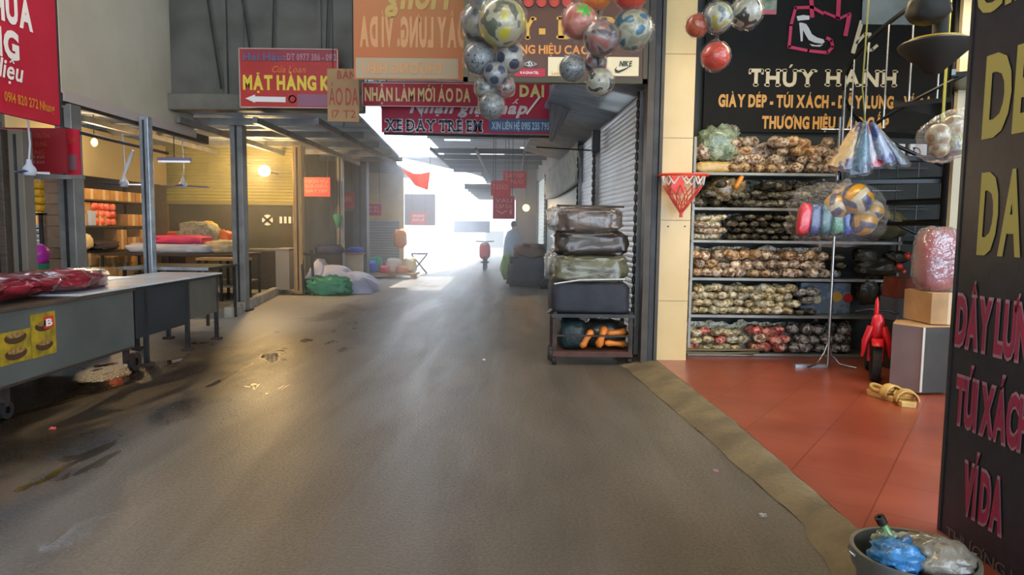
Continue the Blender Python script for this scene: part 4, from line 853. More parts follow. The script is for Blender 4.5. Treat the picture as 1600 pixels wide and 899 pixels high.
def fan(label, px, py, Y, r, ang, top=3.3):
    q = P(px, py, Y=Y); t = thing('ceiling_fan', label, 'fan', (q.x, Y, q.z))
    B().lathe([(.0, .14), (.022, .14), (.03, .09), (.06, .05), (.07, .0), (.05, -.03), (0, -.03)], (q.x, Y, q.z), 20).out('motor_housing', fan_w, t, smooth=50)
    B().tube([(q.x, Y, q.z + .12), (q.x + .02, Y, q.z + .3), (q.x, Y, top)], .01, 6).out('down_rod', fan_w, t)
    for i in range(3):
        a = ang + i * 2.094; d = V((math.cos(a), math.sin(a), 0)); n_ = V((-d.y, d.x, .25)); c = V((q.x, Y, q.z))
        b = B(); b.hexa([c + d * .05 - n_ * .025, c + d * r - n_ * .05, c + d * r + n_ * .05, c + d * .05 + n_ * .025], [p + V((0, 0, .008)) for p in (c + d * .05 - n_ * .025, c + d * r - n_ * .05, c + d * r + n_ * .05, c + d * .05 + n_ * .025)]); b.out('blade', fan_b if i else fan_w, t)
fan('small blue and white ceiling fan in front of the olive shutter', 286, 291, 11.8, .42, 2.9)
fan('small ceiling fan hanging by a cloth strip before the slim post', 194, 289, 10.6, .36, .05, 2.9)
fan('pale ceiling fan in front of the dark red board', 46, 270, 7.4, .18, .6, 2.9)
q = P(194, 255, Y=10.55); b = B(); b.tube([P(208, 235, Y=10.5), P(200, 256, Y=10.5), P(194, 272, Y=10.5), P(192, 284, Y=10.5)], [.02, .028, .018, .03], 7); b.out('cloth_strip', white_p, label='knotted pale cloth strip tied to the sagging pipe', cat='cloth', smooth=True)
q0, q1 = P(247, 251, Y=11.5), P(298, 251, Y=11.5); t = thing('tube_fixture', 'short pale tube fixture above the blue fan', 'light', ((q0.x + q1.x) / 2, 11.5, q0.z)); B().bx(q0.x, q1.x, 11.47, 11.53, q0.z, q0.z + .05).out('housing', mat('lilac_housing', '8f8aa8', .4), t); B().tube([(q0.x + .01, 11.49, q0.z - .012), (q1.x - .01, 11.49, q0.z - .012)], .018, 8).out('light_tube', mat('cool_tube', 'e6ecf5', .4, emit=.5), t); B().tube([((q0.x + q1.x) / 2, 11.5, q0.z + .05), ((q0.x + q1.x) / 2, 11.5, 3.3)], .008, 6).out('hanging_wire', steel_d, t)
# ------------------------------------------------------------ shelving in the shop
SF, SB = 7.98, 8.36
shm = mat('shelf_metal', '8c8a80', .4, .4, c2='7a7870', ns=5)
def sz(py): return P(1180, py, Y=SF).z
sxl = P(1079, 400, Y=SF).x
sh_ = thing('metal_shelving', 'long grey metal shelving filled with wrapped goods under the black sign', 'shelf', ((sxl + 4.0) / 2, SF, .08))
rows = {'top': (sz(270), P(1312, 300, Y=SF).x), 'second': (sz(325), P(1312, 300, Y=SF).x), 'third': (sz(376), P(1442, 300, Y=SF).x), 'fourth': (sz(435), P(1440, 300, Y=SF).x), 'fifth': (sz(493), P(1400, 300, Y=SF).x), 'bottom': (sz(553), P(1400, 300, Y=SF).x)}
for nme, (z, xr) in rows.items(): B().bx(sxl, xr, SF, SB, z - .032, z).out('shelf_board', shm, sh_, bevel=.003)
for x, y, zt in ((sxl + .015, SF + .02, rows['top'][0] + .4), (sxl + .015, SB, rows['top'][0] + .4), (P(1308, 300, Y=SF).x, SB, 2.5), (P(1438, 300, Y=SF).x, SB, 1.5), (P(1436, 300, Y=SF).x, SF + .02, 1.4)):
    B().bx(x - .015, x + .015, y - .015, y + .015, .08, zt).out('shelf_post', shm, sh_)
# wrapped goods: short bundles in clear shiny plastic with crimped ends
def bundle_mesh(seed, L=.1, r=.045, flat=.8):
    L *= 1.18; r *= 1.32
    b = B(); rr = random.Random(seed); ce = rr.uniform(.25, .6)
    def fn(u, v):
        x = (u - .5) * 2; a = v * 2 * math.pi; e = 1
        e = (1 - abs(x) ** 3.2) ** .6 if x < .55 else max(.22, (1 - .66 ** 0 * ((x - .5) / .36) ** 2) ** .5 if x < .84 else .2) + (max(0, x - .84) * 2.2)
        if u == 0 or u == 1: e = 0
        nn = 1 + .22 * noise.noise(V((x * 2.2 + seed * 7, math.cos(a) * 1.6, math.sin(a) * 1.6))) + .12 * noise.noise(V((x * 6, math.cos(a) * 4 + seed, math.sin(a) * 4)))
        return V((x * L, math.cos(a) * r * e * nn, r * flat + math.sin(a) * r * flat * e * nn))
    b.grid(fn, 16, 12); return b
def wm(name, a, c, h, ns=26): return mat(name, a, .25, c2=c, ns=ns, nd=3, rnd=h, bump=.8, bs=40, coat=.7, thr=(.46, .58))
shoe_m = [wm('wrapped_cream', 'ddceb2', '8a6248', .3), wm('wrapped_beige', 'cdbda4', '744c30', .3), wm('wrapped_orange_brown', 'd6b888', '94603c', .25)]
pale_m = [wm('wrapped_sand', 'd2c49c', '8a774c', .25), wm('wrapped_pale', 'dcd4b8', '948660', .25)]
dark_m = [wm('wrapped_dark', '5c5844', '24221b', .5, 18), wm('wrapped_black', '35342e', '77705c', .5, 18)]
silv_m = [wm('wrapped_silver', 'bdbab2', '5a5654', .3), wm('wrapped_ash', 'a09d96', '444444', .3)]
redc_m = [wm('wrapped_red', 'b03a34', 'd8b494', .25), wm('wrapped_rose', 'c98a78', '9c2f2a', .25)]
PROT = {}
def proto(kind, m, i, L, r, flat):
    key = (m.name, i, L)
    if key not in PROT:
        b = bundle_mesh(i * 3 + len(PROT), L, r, flat); me_o = b.out('wrapped_bundle', m, local=True, smooth=80); PROT[key] = me_o.data; bpy.data.objects.remove(me_o)
    return PROT[key]
def place(x, y, z, me, rz, ry, label, group, sc=1, name='wrapped_bundle'):
    o = bpy.data.objects.new(name, me); COL.objects.link(o); o.location = (x, y, z); o.rotation_euler = (0, ry, rz); o.scale = (sc,) * 3
    return tag(o, label, 'package', group)
def pile(row, x0p, x1p, dx, dz, nz, mats, label, group, L=.1, r=.045, flat=.8, ang=.5, lay=1, extra=0, mode='end', zoff=0, drop=0):
    dx *= 1.16; dz *= 1.18; nz = round(nz / 1.18)
    z = rows[row][0] + zoff; xa = P(x0p, 400, Y=SF).x; xb = P(x1p, 400, Y=SF).x
    for k in range(nz):
        x = xa + dx * .5 + (dx / 2 if k % 2 else 0)
        while x < xb - dx * .3:
            if R.random() > drop * k / max(1, nz):
                m = R.choice(mats); me = proto('b', m, R.randint(0, 3), L, r, flat)
                if mode == 'end': rz = math.pi / 2 + R.uniform(-ang, ang) + (math.pi if R.random() < .3 else 0)
                else: rz = R.uniform(-ang, ang) + (math.pi if R.random() < .5 else 0)
                place(x + R.uniform(-.1, .1) * dx, SF + .02 + L * (.9 if mode == 'end' else .55) + R.uniform(0, .03), z + k * dz + R.uniform(0, .004), me, rz, R.uniform(-.25, .25) * (k > 0), label, group, R.uniform(.9, 1.12))
            x += dx
pile('top', 1132, 1316, .13, .085, 5, shoe_m, 'clear wrapped cream and brown bundle heaped on the top shelf', 'cream and brown bundles on the top shelf', L=.115, r=.056, ang=1.1, drop=.45)
pile('second', 1083, 1312, .165, .085, 4, dark_m, 'dark olive plastic wrapped pair on the second shelf', 'dark wrapped pairs on the second shelf', L=.13, r=.06, ang=1.4, flat=.62, drop=.3, mode='side')
pile('third', 1138, 1300, .105, .062, 5, dark_m, 'small black wrapped pair stacked on the third shelf', 'small black pairs on the third shelf', L=.1, r=.048, flat=.6, ang=.4)
pile('third', 1082, 1136, .13, .06, 5, [pale_m[1], shoe_m[1]], 'cream flat packet in the column at the pillar end of the third shelf', 'cream packets on the third shelf', L=.1, r=.055, flat=.5, ang=.4, mode='side')
pile('fourth', 1079, 1300, .118, .088, 4, shoe_m, 'clear wrapped brown and white bundle on the fourth shelf', 'brown and white bundles on the fourth shelf', L=.1, r=.052, ang=.8, drop=.1)
pile('fifth', 1079, 1250, .105, .072, 5, pale_m, 'sand coloured wrapped pair on the fifth shelf', 'sand coloured pairs on the fifth shelf', L=.11, r=.05, flat=.7, ang=.7)
pile('bottom', 1079, 1178, .115, .08, 4, pale_m + [redc_m[1]], 'pale wrapped bundle at the pillar end of the bottom shelf', 'pale bundles on the bottom shelf', L=.11, r=.052, ang=.9, drop=.1)
pile('bottom', 1180, 1240, .115, .085, 4, redc_m + [shoe_m[0]], 'red and cream wrapped bundle in the middle of the bottom shelf', 'red and cream bundles on the bottom shelf', L=.11, r=.054, ang=.6, drop=.2)
pile('bottom', 1242, 1352, .13, .095, 4, silv_m, 'silver grey wrapped bundle on the bottom shelf beside the stand', 'silver grey bundles on the bottom shelf', L=.12, r=.058, ang=.6, drop=.2)
pile('fifth', 1252, 1290, .12, .09, 3, dark_m + silv_m, 'grey and black wrapped pair next to the blue box on the fifth shelf', 'grey and black pairs on the fifth shelf', L=.1, r=.052, ang=.7)
pile('fourth', 1302, 1335, .13, .085, 4, silv_m + dark_m, 'dark grey wrapped bundle behind the stand on the fourth shelf', 'dark grey bundles on the fourth shelf', L=.1, r=.052, ang=.8)
# the goods further back on each shelf, seen only between the front ones
def backfill(row, x0p, x1p, h, m, label, seed):
    xa = P(x0p, 400, Y=SF).x; xb = P(x1p, 400, Y=SF).x; z = rows[row][0]
    b = B(); b.grid(lambda u, v: V((xa + (xb - xa) * u, SF + .27 + .06 * v + .035 * noise.noise(V((u * 40 * (xb - xa), v * 14, seed))), z + (h + .05 * noise.noise(V((u * 9, seed, 0)))) * v)), int((xb - xa) * 60), 22)
    b.out('wrapped_goods', m, label=label, cat='goods', kind='stuff', smooth=80)
backfill('second', 1081, 1312, .34, dark_m[0], 'mass of dark wrapped pairs at the back of the second shelf', 1); backfill('third', 1138, 1308, .31, dark_m[1], 'mass of black wrapped pairs at the back of the third shelf', 2)
backfill('third', 1081, 1138, .30, pale_m[1], 'mass of cream packets at the back of the third shelf', 3); backfill('fourth', 1079, 1302, .35, shoe_m[0], 'mass of brown and white bundles at the back of the fourth shelf', 4)
backfill('fifth', 1079, 1258, .33, pale_m[0], 'mass of sand coloured pairs at the back of the fifth shelf', 5); backfill('bottom', 1079, 1240, .33, pale_m[1], 'mass of pale bundles at the back of the bottom shelf', 6); backfill('bottom', 1240, 1356, .33, silv_m[1], 'mass of grey bundles at the back of the bottom shelf', 7); backfill('top', 1100, 1312, .36, shoe_m[1], 'mass of cream and brown bundles at the back of the top shelf', 8)
# single items on the shelves
z = rows['top'][0]
def item(name, label, cat, px, py, r, m, Y=SF + .15, e=.8, amp=.2, seed=1, z=None, rz=0, ry=0, fr=3):
    q = P(px, py, Y=Y); b = B(); b.blob((q.x, Y, q.z if z is None else z + r[2]), r, e, amp, fr, seed, 24, 14, rz=rz, ry=ry); return b.out(name, m, label=label, cat=cat, smooth=80)
gs = wm('wrapped_sage', '9fae90', '6f8468', .1, 9)
item('plastic_bag', 'pale green clear bag of shoes heaped at the pillar end of the top shelf', 'bag', 1122, 225, (.23, .14, .2), gs, amp=.35, seed=4)
item('plastic_bag', 'small cream clear bag below the pale green bag', 'bag', 1097, 238, (.09, .12, .09), wm('wrapped_cream', '', '', 0), amp=.3, seed=5)
item('plastic_bag', 'clear silver bag poking up behind the pale green bag', 'bag', 1140, 208, (.11, .1, .1), silv_m[0], Y=SF + .28, amp=.4, seed=8)
item('yellow_roll', 'yellow cream ridged wrapped roll at the front of the top shelf', 'roll', 1115, 257, (.22, .07, .068), mat('yellow_cream_wrap', 'd9b870', .35, c2='c4984a', ns=9, bump=.5, bs=20, coat=.4), e=.6, amp=.1, z=z, seed=3)
item('tan_bag', 'tan bag with a crushed top on the second shelf', 'bag', 1135, 295, (.2, .1, .13), wm('wrapped_tan', '8f7a52', '5b4a30', .1), seed=6, amp=.35)
t = item('orange_shoe', 'orange and black shoe sticking up on the second shelf', 'shoe', 1154, 285, (.03, .04, .085), mat('orange_shoe', 'd98a2a', .4), Y=SF + .02, ry=.5, e=.7, amp=.1)
t = item('olive_sack', 'olive green soft sack on the third shelf behind the ball bag', 'sack', 1375, 352, (.3, .15, .17), mat('olive_sack', '5c5634', .7, c2='46422a', ns=4, bump=.5, bs=12), amp=.25, seed=3, e=.8)
# right part of the fourth and fifth shelves
q = P(1307, 490, Y=SF); x0 = P(1262, 490, Y=SF).x; x1 = P(1342, 490, Y=SF).x
t = thing('toy_box', 'pale blue printed box with red spots on the fifth shelf', 'box', ((x0 + x1) / 2, SF + .1, rows['fifth'][0])); B().bx(x0, x1, SF + .22, SF + .37, rows['fifth'][0] + .001, rows['fifth'][0] + .37).out('box_body', mat('blue_grey_box', '7d8a95', .5, c2='5f6d7a', ns=12, thr=(.45, .5)), t, bevel=.005)
for px, py, r_, mm in ((1325, 466, .055, red_o), (1277, 468, .05, mat('cream_spot', 'd0c29a', .5)), (1308, 464, .06, goldy)):
    q = P(px, py, Y=SF + .21); b = B(); b.lathe([(r_, 0), (r_, .012), (0, .012)], (q.x, SF + .205, q.z), 20, ax='Y'); b.out('printed_spot', mm, t)
wpx(t, 'KIDS', 1302, 1320, 482, 487, navy_l, Y=SF + .21, off=.004) if False else None
dk = mat('dark_olive_bag', '2c2a1e', .5, c2='3c3826', ns=5, bump=.6, bs=14, coat=.2)
for i, (px, py, r_) in enumerate(((1368, 418, (.24, .12, .1)), (1352, 400, (.14, .1, .09)), (1400, 402, (.14, .1, .07)), (1355, 455, (.11, .1, .16)), (1383, 455, (.11, .1, .15)))):
    item('dark_bag', ['wide black olive bag lying on the fourth shelf', 'small black bag on the wide bag, stand end', 'small black bag on the wide bag, carton end', 'upright black bag on the fifth shelf, stand end', 'upright black bag on the fifth shelf, carton end'][i], 'bag', px, py, r_, dk, Y=SF + .08, seed=i + 2, amp=.3)
for i, (px, py) in enumerate(((1417, 400), (1405, 417), (1430, 415), (1437, 424), (1412, 425))):
    item('red_ball', ['small bright red ball, topmost on the fourth shelf', 'larger red ball resting on the dark bag', 'red ball beside the wrapped chair', 'small red ball touching the wrapped chair', 'lowest small red ball on the fourth shelf'][i], 'ball', px, py, (.045 - .004 * i,) * 3, mat('glossy_red', 'd8402c', .3, coat=.5), Y=SF - .0, e=1, amp=0)
z = rows['fifth'][0]
q0, q1 = P(1402, 466, Y=7.3), P(1438, 435, Y=7.3); B().bx(q0.x, q1.x, 7.3, 7.6, q0.z, q1.z).out('red_brown_box', mat('red_brown_box', '7a3a24', .6, c2='a04a2c', ns=6), label='red brown box on the pale grey box', cat='box', bevel=.006)
q0, q1 = P(1400, 503, Y=7.3), P(1440, 467, Y=7.3); B().bx(q0.x, q1.x, 7.3, 7.65, q0.z, q1.z).out('grey_box', mat('grey_blue_box', '646c78', .6), label='plain grey blue box behind the big wrapped carton', cat='box', bevel=.006)
zg = q0.z; B().bx(q0.x - .03, q1.x + .3, 7.28, 7.7, .08, zg).out('storage_chest', dk, label='dark chest hidden behind the bike and cartons', cat='chest', bevel=.01)
# ------------------------------------------------------------ garment stand with bags
q = P(1293, 574, Z=.08); SXs, SYs = q.x, q.y; chrome = mat('chrome', 'a8aaa8', .25, .9)
t = thing('garment_stand', 'upright grey metal stand with splayed feet in front of the shelves', 'stand', (SXs, SYs, .08))
B().tube([(SXs, SYs, .1), (SXs, SYs, 2.75)], .016, 10).out('pole', chrome, t, smooth=True)
B().tube([(SXs - .2, SYs, 2.62), (SXs + .5, SYs, 2.62)], .012, 8).out('cross_bar', chrome, t, smooth=True)
B().tube([(SXs - .1, SYs - .1, 1.98), (SXs + .65, SYs - .1, 1.98)], .01, 8).out('cross_bar', chrome, t, smooth=True); B().tube([(SXs, SYs, 1.98), (SXs, SYs - .1, 1.98)], .01, 8).out('bracket', chrome, t)
B().bx(SXs - .36, SXs - .01, SYs - .03, SYs + .03, .08, .11).out('foot_bar', galv, t)
for s in (-1, 1): B().tube([(SXs, SYs, .38), (SXs + s * .04, SYs + .02, .22), (SXs + s * .12, SYs - .02, .12), (SXs + s * .26, SYs - .1, .095)], .012, 8).out('leg', chrome, t, smooth=True)
# five wedge packs hanging from the upper bar
wp_m = [('ffd590', 'c7a163', '3a2a55', 'cream'), ('39', '4a6f80', '223850', 'teal'), ('x', 'd6d2d6', 'c22f4a', 'white and red'), ('y', '9aa8c0', '2d3e7a', 'pale blue'), ('z', '2f4652', '162430', 'dark teal')]
qc = P(1352, 196, Y=5.6)
for i, (_, c1, c2_, nm) in enumerate(wp_m):
    px = (1316, 1342, 1362, 1382, 1404)[i]; pyb = (262, 268, 258, 252, 255)[i]; wd = (.115, .09, .085, .075, .08)[i]
    q = P(px, pyb, Y=5.6 - .04 * (i % 2)); t = thing('wedge_pack', ['cream printed pack, nearest the shelf goods, in the hanging fan', 'teal glittering pack, second in the hanging fan', 'white and red pack in the middle of the hanging fan', 'pale blue and navy pack, fourth in the hanging fan', 'dark teal pack at the staircase end of the hanging fan'][i], 'pack', (q.x, q.y, q.z))
    tp = V((qc.x + (i - 2) * .028, q.y, qc.z + .02)); n_ = 8
    def fn(u, v, tp=tp, q=q, wd=wd, i=i):
        a = u * 2 * math.pi; w2 = wd * (.12 + .88 * v ** .8); c = tp.lerp(q, v); return c + V((math.cos(a) * w2, math.sin(a) * (.03 + .05 * v), 0)) + V((.01 * noise.noise(V((u * 9, v * 9, i))), 0, .02 * math.cos(a * 2) * v))
    b = B(); b.grid(fn, 20, 14); b.out('pack_contents', mat('wedge_' + nm.replace(' ', '_'), c1, .3, c2=c2_, ns=7, thr=(.5, .58), coat=.6, bump=.6, bs=20), t, smooth=80)
    def fn2(u, v, fn=fn, tp=tp, q=q): p = fn(u, v); c = tp.lerp(q, v); return c + (p - c) * 1.15 + V((0, 0, -.02 * v))
    b = B(); b.grid(fn2, 20, 10); b.out('clear_wrap', plastic_film('thin_film', amt=.07), t, smooth=80)
B().tube([(qc.x, 5.6, 4.7), (qc.x - .03, 5.62, qc.z + .3), (qc.x, 5.6, qc.z + .02)], .006, 6).out('hanging_rope', mat('olive_cord', '7a7a30', .6), label='thin olive cord holding the fan of packs', cat='cord')
# ------------------------------------------------------------ balls
ICO = []
g = (1 + 5 ** .5) / 2
for a in (-1, 1):
    for b_ in (-g, g): ICO += [V((0, a, b_)).normalized(), V((a, b_, 0)).normalized(), V((b_, 0, a)).normalized()]
def ball_mesh(kind, cols):
    import bmesh
    bm = bmesh.new(); bmesh.ops.create_icosphere(bm, subdivisions=5, radius=1); me = bpy.data.meshes.new('ball')
    for f in bm.faces:
        c = f.calc_center_median().normalized(); k = 0
        if kind == 'soccer': 
            d = max(c.dot(i) for i in ICO); k = 1 if d > math.cos(.36) else 0
            if k == 0 and d < .80 and noise.noise(c * 40) > 2: k = 2
        elif kind == 'star':
            i = max(ICO, key=lambda q: c.dot(q)); th = math.acos(min(1, c.dot(i))); u = i.orthogonal().normalized(); w_ = i.cross(u); a = math.atan2(c.dot(w_), c.dot(u))
            r = .25 + .14 * math.cos(5 * a); k = 1 if abs(th - r) < .05 else 0; k = 2 if th > .52 and noise.noise(c * 2.3 + V((5, 0, 0))) > .18 else k
        elif kind == 'patch':
            v = noise.noise(c * 2.1); k = 1 if v > .18 else 2 if v < -.2 else 0
        elif kind == 'basket':
            k = 1 if min(abs(c.x), abs(c.z), abs(abs(c.y) - .62 - .25 * c.z * c.z)) < .028 else 0
        elif kind == 'volley':
            ax = max(range(3), key=lambda i: abs(c[i])); o = c[(ax + 1) % 3] / max(.3, abs(c[ax])); j = int((o + 1) / 2 * 3 * .999); k = (0, 1, 2)[max(0, min(2, j)) if ax != 1 else (max(0, min(2, j)) + 1) % 3]
            if abs((o + 1) * 1.5 - round((o + 1) * 1.5)) < .05: k = 3
        elif kind == 'leafstar':
            th = math.acos(max(-1, min(1, c.dot(V((0, -.86, .5)).normalized())))); a = math.atan2(c.x, c.z - .5); k = 2 if th < .25 + .3 * abs(math.cos(3.5 * a)) ** 3 and th < .5 else (1 if noise.noise(c * 1.8) > .2 else 0)
        f.material_index = min(k, len(cols) - 1); f.smooth = True
    bm.to_mesh(me); bm.free()
    for c in cols:
        dk_ = ''.join('%02x' % int(int(c[i:i + 2], 16) * (.8 if kind != 'basket' else .92)) for i in (0, 2, 4)); me.materials.append(mat('ball_' + c, dk_, .35, coat=.3))
    return me
BM = {'grey_star': ball_mesh('star', ['8b8f8c', '2f3330', '5d655f']), 'yellow': ball_mesh('patch', ['c9bf9c', 'd8c83a', '6a6e55']), 'grey_patch': ball_mesh('patch', ['8e8f88', '4c4f4a', 'b0a58a']),
      'soccer_orange': ball_mesh('soccer', ['c0b8a6', '34344a']), 'soccer_blue': ball_mesh('soccer', ['9a9c94', '2a3558']), 'pink_star': ball_mesh('leafstar', ['e0927a', 'd8705c', '4fc83a']),
      'pink_grey': ball_mesh('patch', ['9b8a84', 'b56a5a', '5f4a44']), 'white_blue': ball_mesh('patch', ['c9c6a8', '3f7f9a', 'a8a888']), 'white_black': ball_mesh('patch', ['cfcbb4', '3a3a34', 'b9b498']),
      'basket': ball_mesh('basket', ['c2552a', '2a1a12']), 'basket_red': ball_mesh('basket', ['d8442c', 'a02c1c']), 'plain_orange': ball_mesh('basket', ['e07a28', 'b85a18']),
      'volley': ball_mesh('volley', ['d9cfae', 'e8a62a', '5a5a78', '8a8470']), 'cream': ball_mesh('soccer', ['ddcfa6', 'c0986a', '8a7a5a']), 'white_yellow': ball_mesh('patch', ['d3d0be', 'c9c060', '8a9490'])}
def wrap_mesh():
    b = B(); b.blob((0, 0, 0), (1.1, 1.1, 1.12), 1, .12, 4, 3, 28, 18)
    # gathered neck
    b.tube([(0, 0, 1.0), (.05, 0, 1.25), (0, .03, 1.55)], [.35, .12, .05], 10); o = b.out('plastic_wrap', film_b, local=True, smooth=80); me = o.data; bpy.data.objects.remove(o); return me
WR = wrap_mesh()
def ball(kind, label, px, py, rpx, Y, cord=None, wrap=True, cat='ball', name='wrapped_ball', group=None):
    q = P(px, py, Y=Y); r = rpx * Y / F
    t = thing(name, label, cat, q, group)
    o = bpy.data.objects.new('ball', BM[kind]); COL.objects.link(o); o.parent = t; o.scale = (r,) * 3; o.rotation_euler = (R.uniform(-.3, .3), R.uniform(-.3, .3), R.uniform(0, .6)) if kind in ('pink_star', 'basket', 'basket_red') else (R.uniform(0, 6), R.uniform(0, 6), R.uniform(0, 6))
    if wrap:
        c = bpy.data.objects.new('plastic_wrap', WR); COL.objects.link(c); c.parent = t; c.scale = (r,) * 3; c.rotation_euler = (0, 0, R.uniform(0, 6))
    return t
def cord(pts, label): return B().tube(pts, .006, 6).out('hanging_rope', mat('dark_cord', '2a2620', .7), label=label, cat='cord')
for k_, lb, x, y, r, Y in (
    ('grey_patch', 'grey green ball at the very top of the long hanging string', 764, -2, 30, 3.95), ('yellow', 'big yellow and cream ball in the long hanging string', 785, 36, 36, 3.85), ('grey_patch', 'big grey ball beside the yellow ball in the long string', 751, 37, 30, 4.0),
    ('yellow', 'pale yellow ball behind the big yellow ball', 768, 60, 22, 4.15), ('grey_star', 'grey star patterned ball in the middle of the long string', 749, 92, 24, 3.95), ('soccer_orange', 'orange white and navy ball opposite the grey star ball', 797, 91, 23, 3.95), ('soccer_blue', 'small navy patched ball at the centre of the long string', 774, 116, 19, 3.9),
    ('grey_patch', 'plain grey small ball low in the long string', 758, 138, 17, 3.95), ('pink_grey', 'small pinkish ball low in the long string', 789, 136, 16, 3.95), ('grey_star', 'small grey ball at the bottom tip of the long string', 768, 166, 20, 3.9),
    ('pink_star', 'pink ball with a green star in the short hanging bunch', 905, 34, 27, 3.95), ('pink_grey', 'grey and pink ball in the middle of the short bunch', 939, 60, 27, 3.85), ('white_blue', 'white ball with blue strokes in the short bunch', 988, 47, 30, 3.95), ('grey_star', 'grey ball with a star outline low in the short bunch', 894, 107, 20, 3.95),
    ('pink_grey', 'small rose grey ball between the star ball and white ball', 930, 97, 18, 4.05), ('white_black', 'white and black ball at the bottom of the short bunch', 938, 128, 21, 3.9)):
    ball(k_, lb, x, y, r, Y)
ball('plain_orange', 'orange ball cut by the top of the picture over the short bunch', 932, -10, 24, 3.95); ball('basket_red', 'orange red ball over the white and blue ball', 985, -12, 26, 3.95)
ball('basket', 'small brown orange basketball by the cream pillar', 1089, 40, 17, 4.9); ball('white_yellow', 'white and yellow ball between the two basketballs', 1122, 27, 22, 4.85); ball('white_black', 'white marbled ball furthest from the pillar in its bunch', 1166, 19, 23, 4.9); ball('basket_red', 'coral red basketball hanging lowest beside the pillar', 1118, 88, 21, 4.85)
for x, y0_, y1_, Y, lb in ((768, 150, -70, 3.97, 'dark cord of the long ball string'), (935, 110, -70, 3.97, 'dark cord of the short ball bunch'), (1122, 70, -70, 4.9, 'dark cord of the ball bunch by the pillar'), (1165, 10, -70, 4.92, 'dark cord of the white marbled ball')):
    a = P(x, y0_, Y=Y); cord([a, P(x, y1_, Y=Y), P(x, y1_ - 30, Y=Y) + V((0, 0, 1.2))], lb)
ball('volley', 'yellow and white volleyball on top of the hanging sports bag', 1339, 311, 24, 6.9, wrap=False, name='volleyball'); ball('volley', 'volleyball turned away behind the top volleyball', 1308, 322, 20, 7.0, wrap=False, name='volleyball'); ball('volley', 'lower volleyball under the top volleyball', 1348, 347, 21, 6.95, wrap=False, name='volleyball'); ball('volley', 'small yellow volleyball peeking out at the bag top', 1313, 303, 12, 7.05, wrap=False, name='volleyball')
ball('volley', 'blue white volleyball pressed behind the lower volleyball', 1362, 330, 18, 7.08, wrap=False, name='volleyball')
for i, (px, c1, lb) in enumerate(((1256, 'c01828', 'red glove pack in the hanging sports bag'), (1272, '1c3060', 'navy pack next to the red glove pack'), (1289, '10484e', 'teal pack in the middle of the hanging sports bag'), (1308, '1f6a48', 'green pack in the hanging sports bag'), (1325, '1c40a0', 'blue pack next to the lower volleyball'))):
    q = P(px, 343, Y=7.0); b = B(); b.blob((q.x, 7.0, q.z), (.065, .06, .16), .6, .12, 3, i, 20, 14, ry=.12 - .05 * i); b.out('sports_pack', mat('pack_' + c1, c1, .3, c2='1f2a3a', ns=6, thr=(.55, .6), coat=.6, bump=.5, bs=15), label=lb, cat='pack', smooth=80)
t = thing('clear_sports_bag', 'big clear bag wrapped round volleyballs and glove packs', 'bag', P(1310, 370, Y=6.95)); q = P(1308, 336, Y=6.98); b = B(); b.blob((q.x, 6.98, q.z), (.47, .22, .31), .7, .14, 2.5, 5, 36, 20); b.out('bag_film', plastic_film('thin_film', amt=.07), t, smooth=80)
q2 = P(1322, 290, Y=7.0); b = B(); b.tube([q2 + V((0, 0, -.08)), q2 + V((.01, 0, .05)), V((q2.x, SYs - .1, 1.98))], [.12, .03, .01], 8); b.out('bag_neck', film, t, smooth=80)
# net of cream balls by the black board
for i, (x, y, r, lb) in enumerate(((1466, 212, 18, 'cream ball at the front of the net by the black board'), (1489, 199, 18, 'cream ball at the top of the net by the black board'), (1468, 232, 14, 'small cream ball at the bottom of the net'), (1492, 226, 17, 'cream and grey ball nearest the black board in the net'))):
    ball(['cream', 'cream', 'cream', 'white_yellow'][i], lb, x, y, r, 4.6 + .08 * (i % 2), wrap=False, name='netted_ball')
t = thing('ball_net', 'clear net bag holding cream balls beside the black board', 'net', P(1478, 245, Y=4.65)); q = P(1482, 214, Y=4.65); b = B(); b.blob((q.x, 4.65, q.z), (.2, .15, .155), .85, .15, 2.5, 2, 30, 18, ry=-.5); b.out('net_film', film, t, smooth=80)
b = B(); b.tube([q + V((.1, 0, .1)), q + V((.16, 0, .5)), q + V((.16, 0, 2.0))], .006, 6); b.out('net_cord', chrome, t)
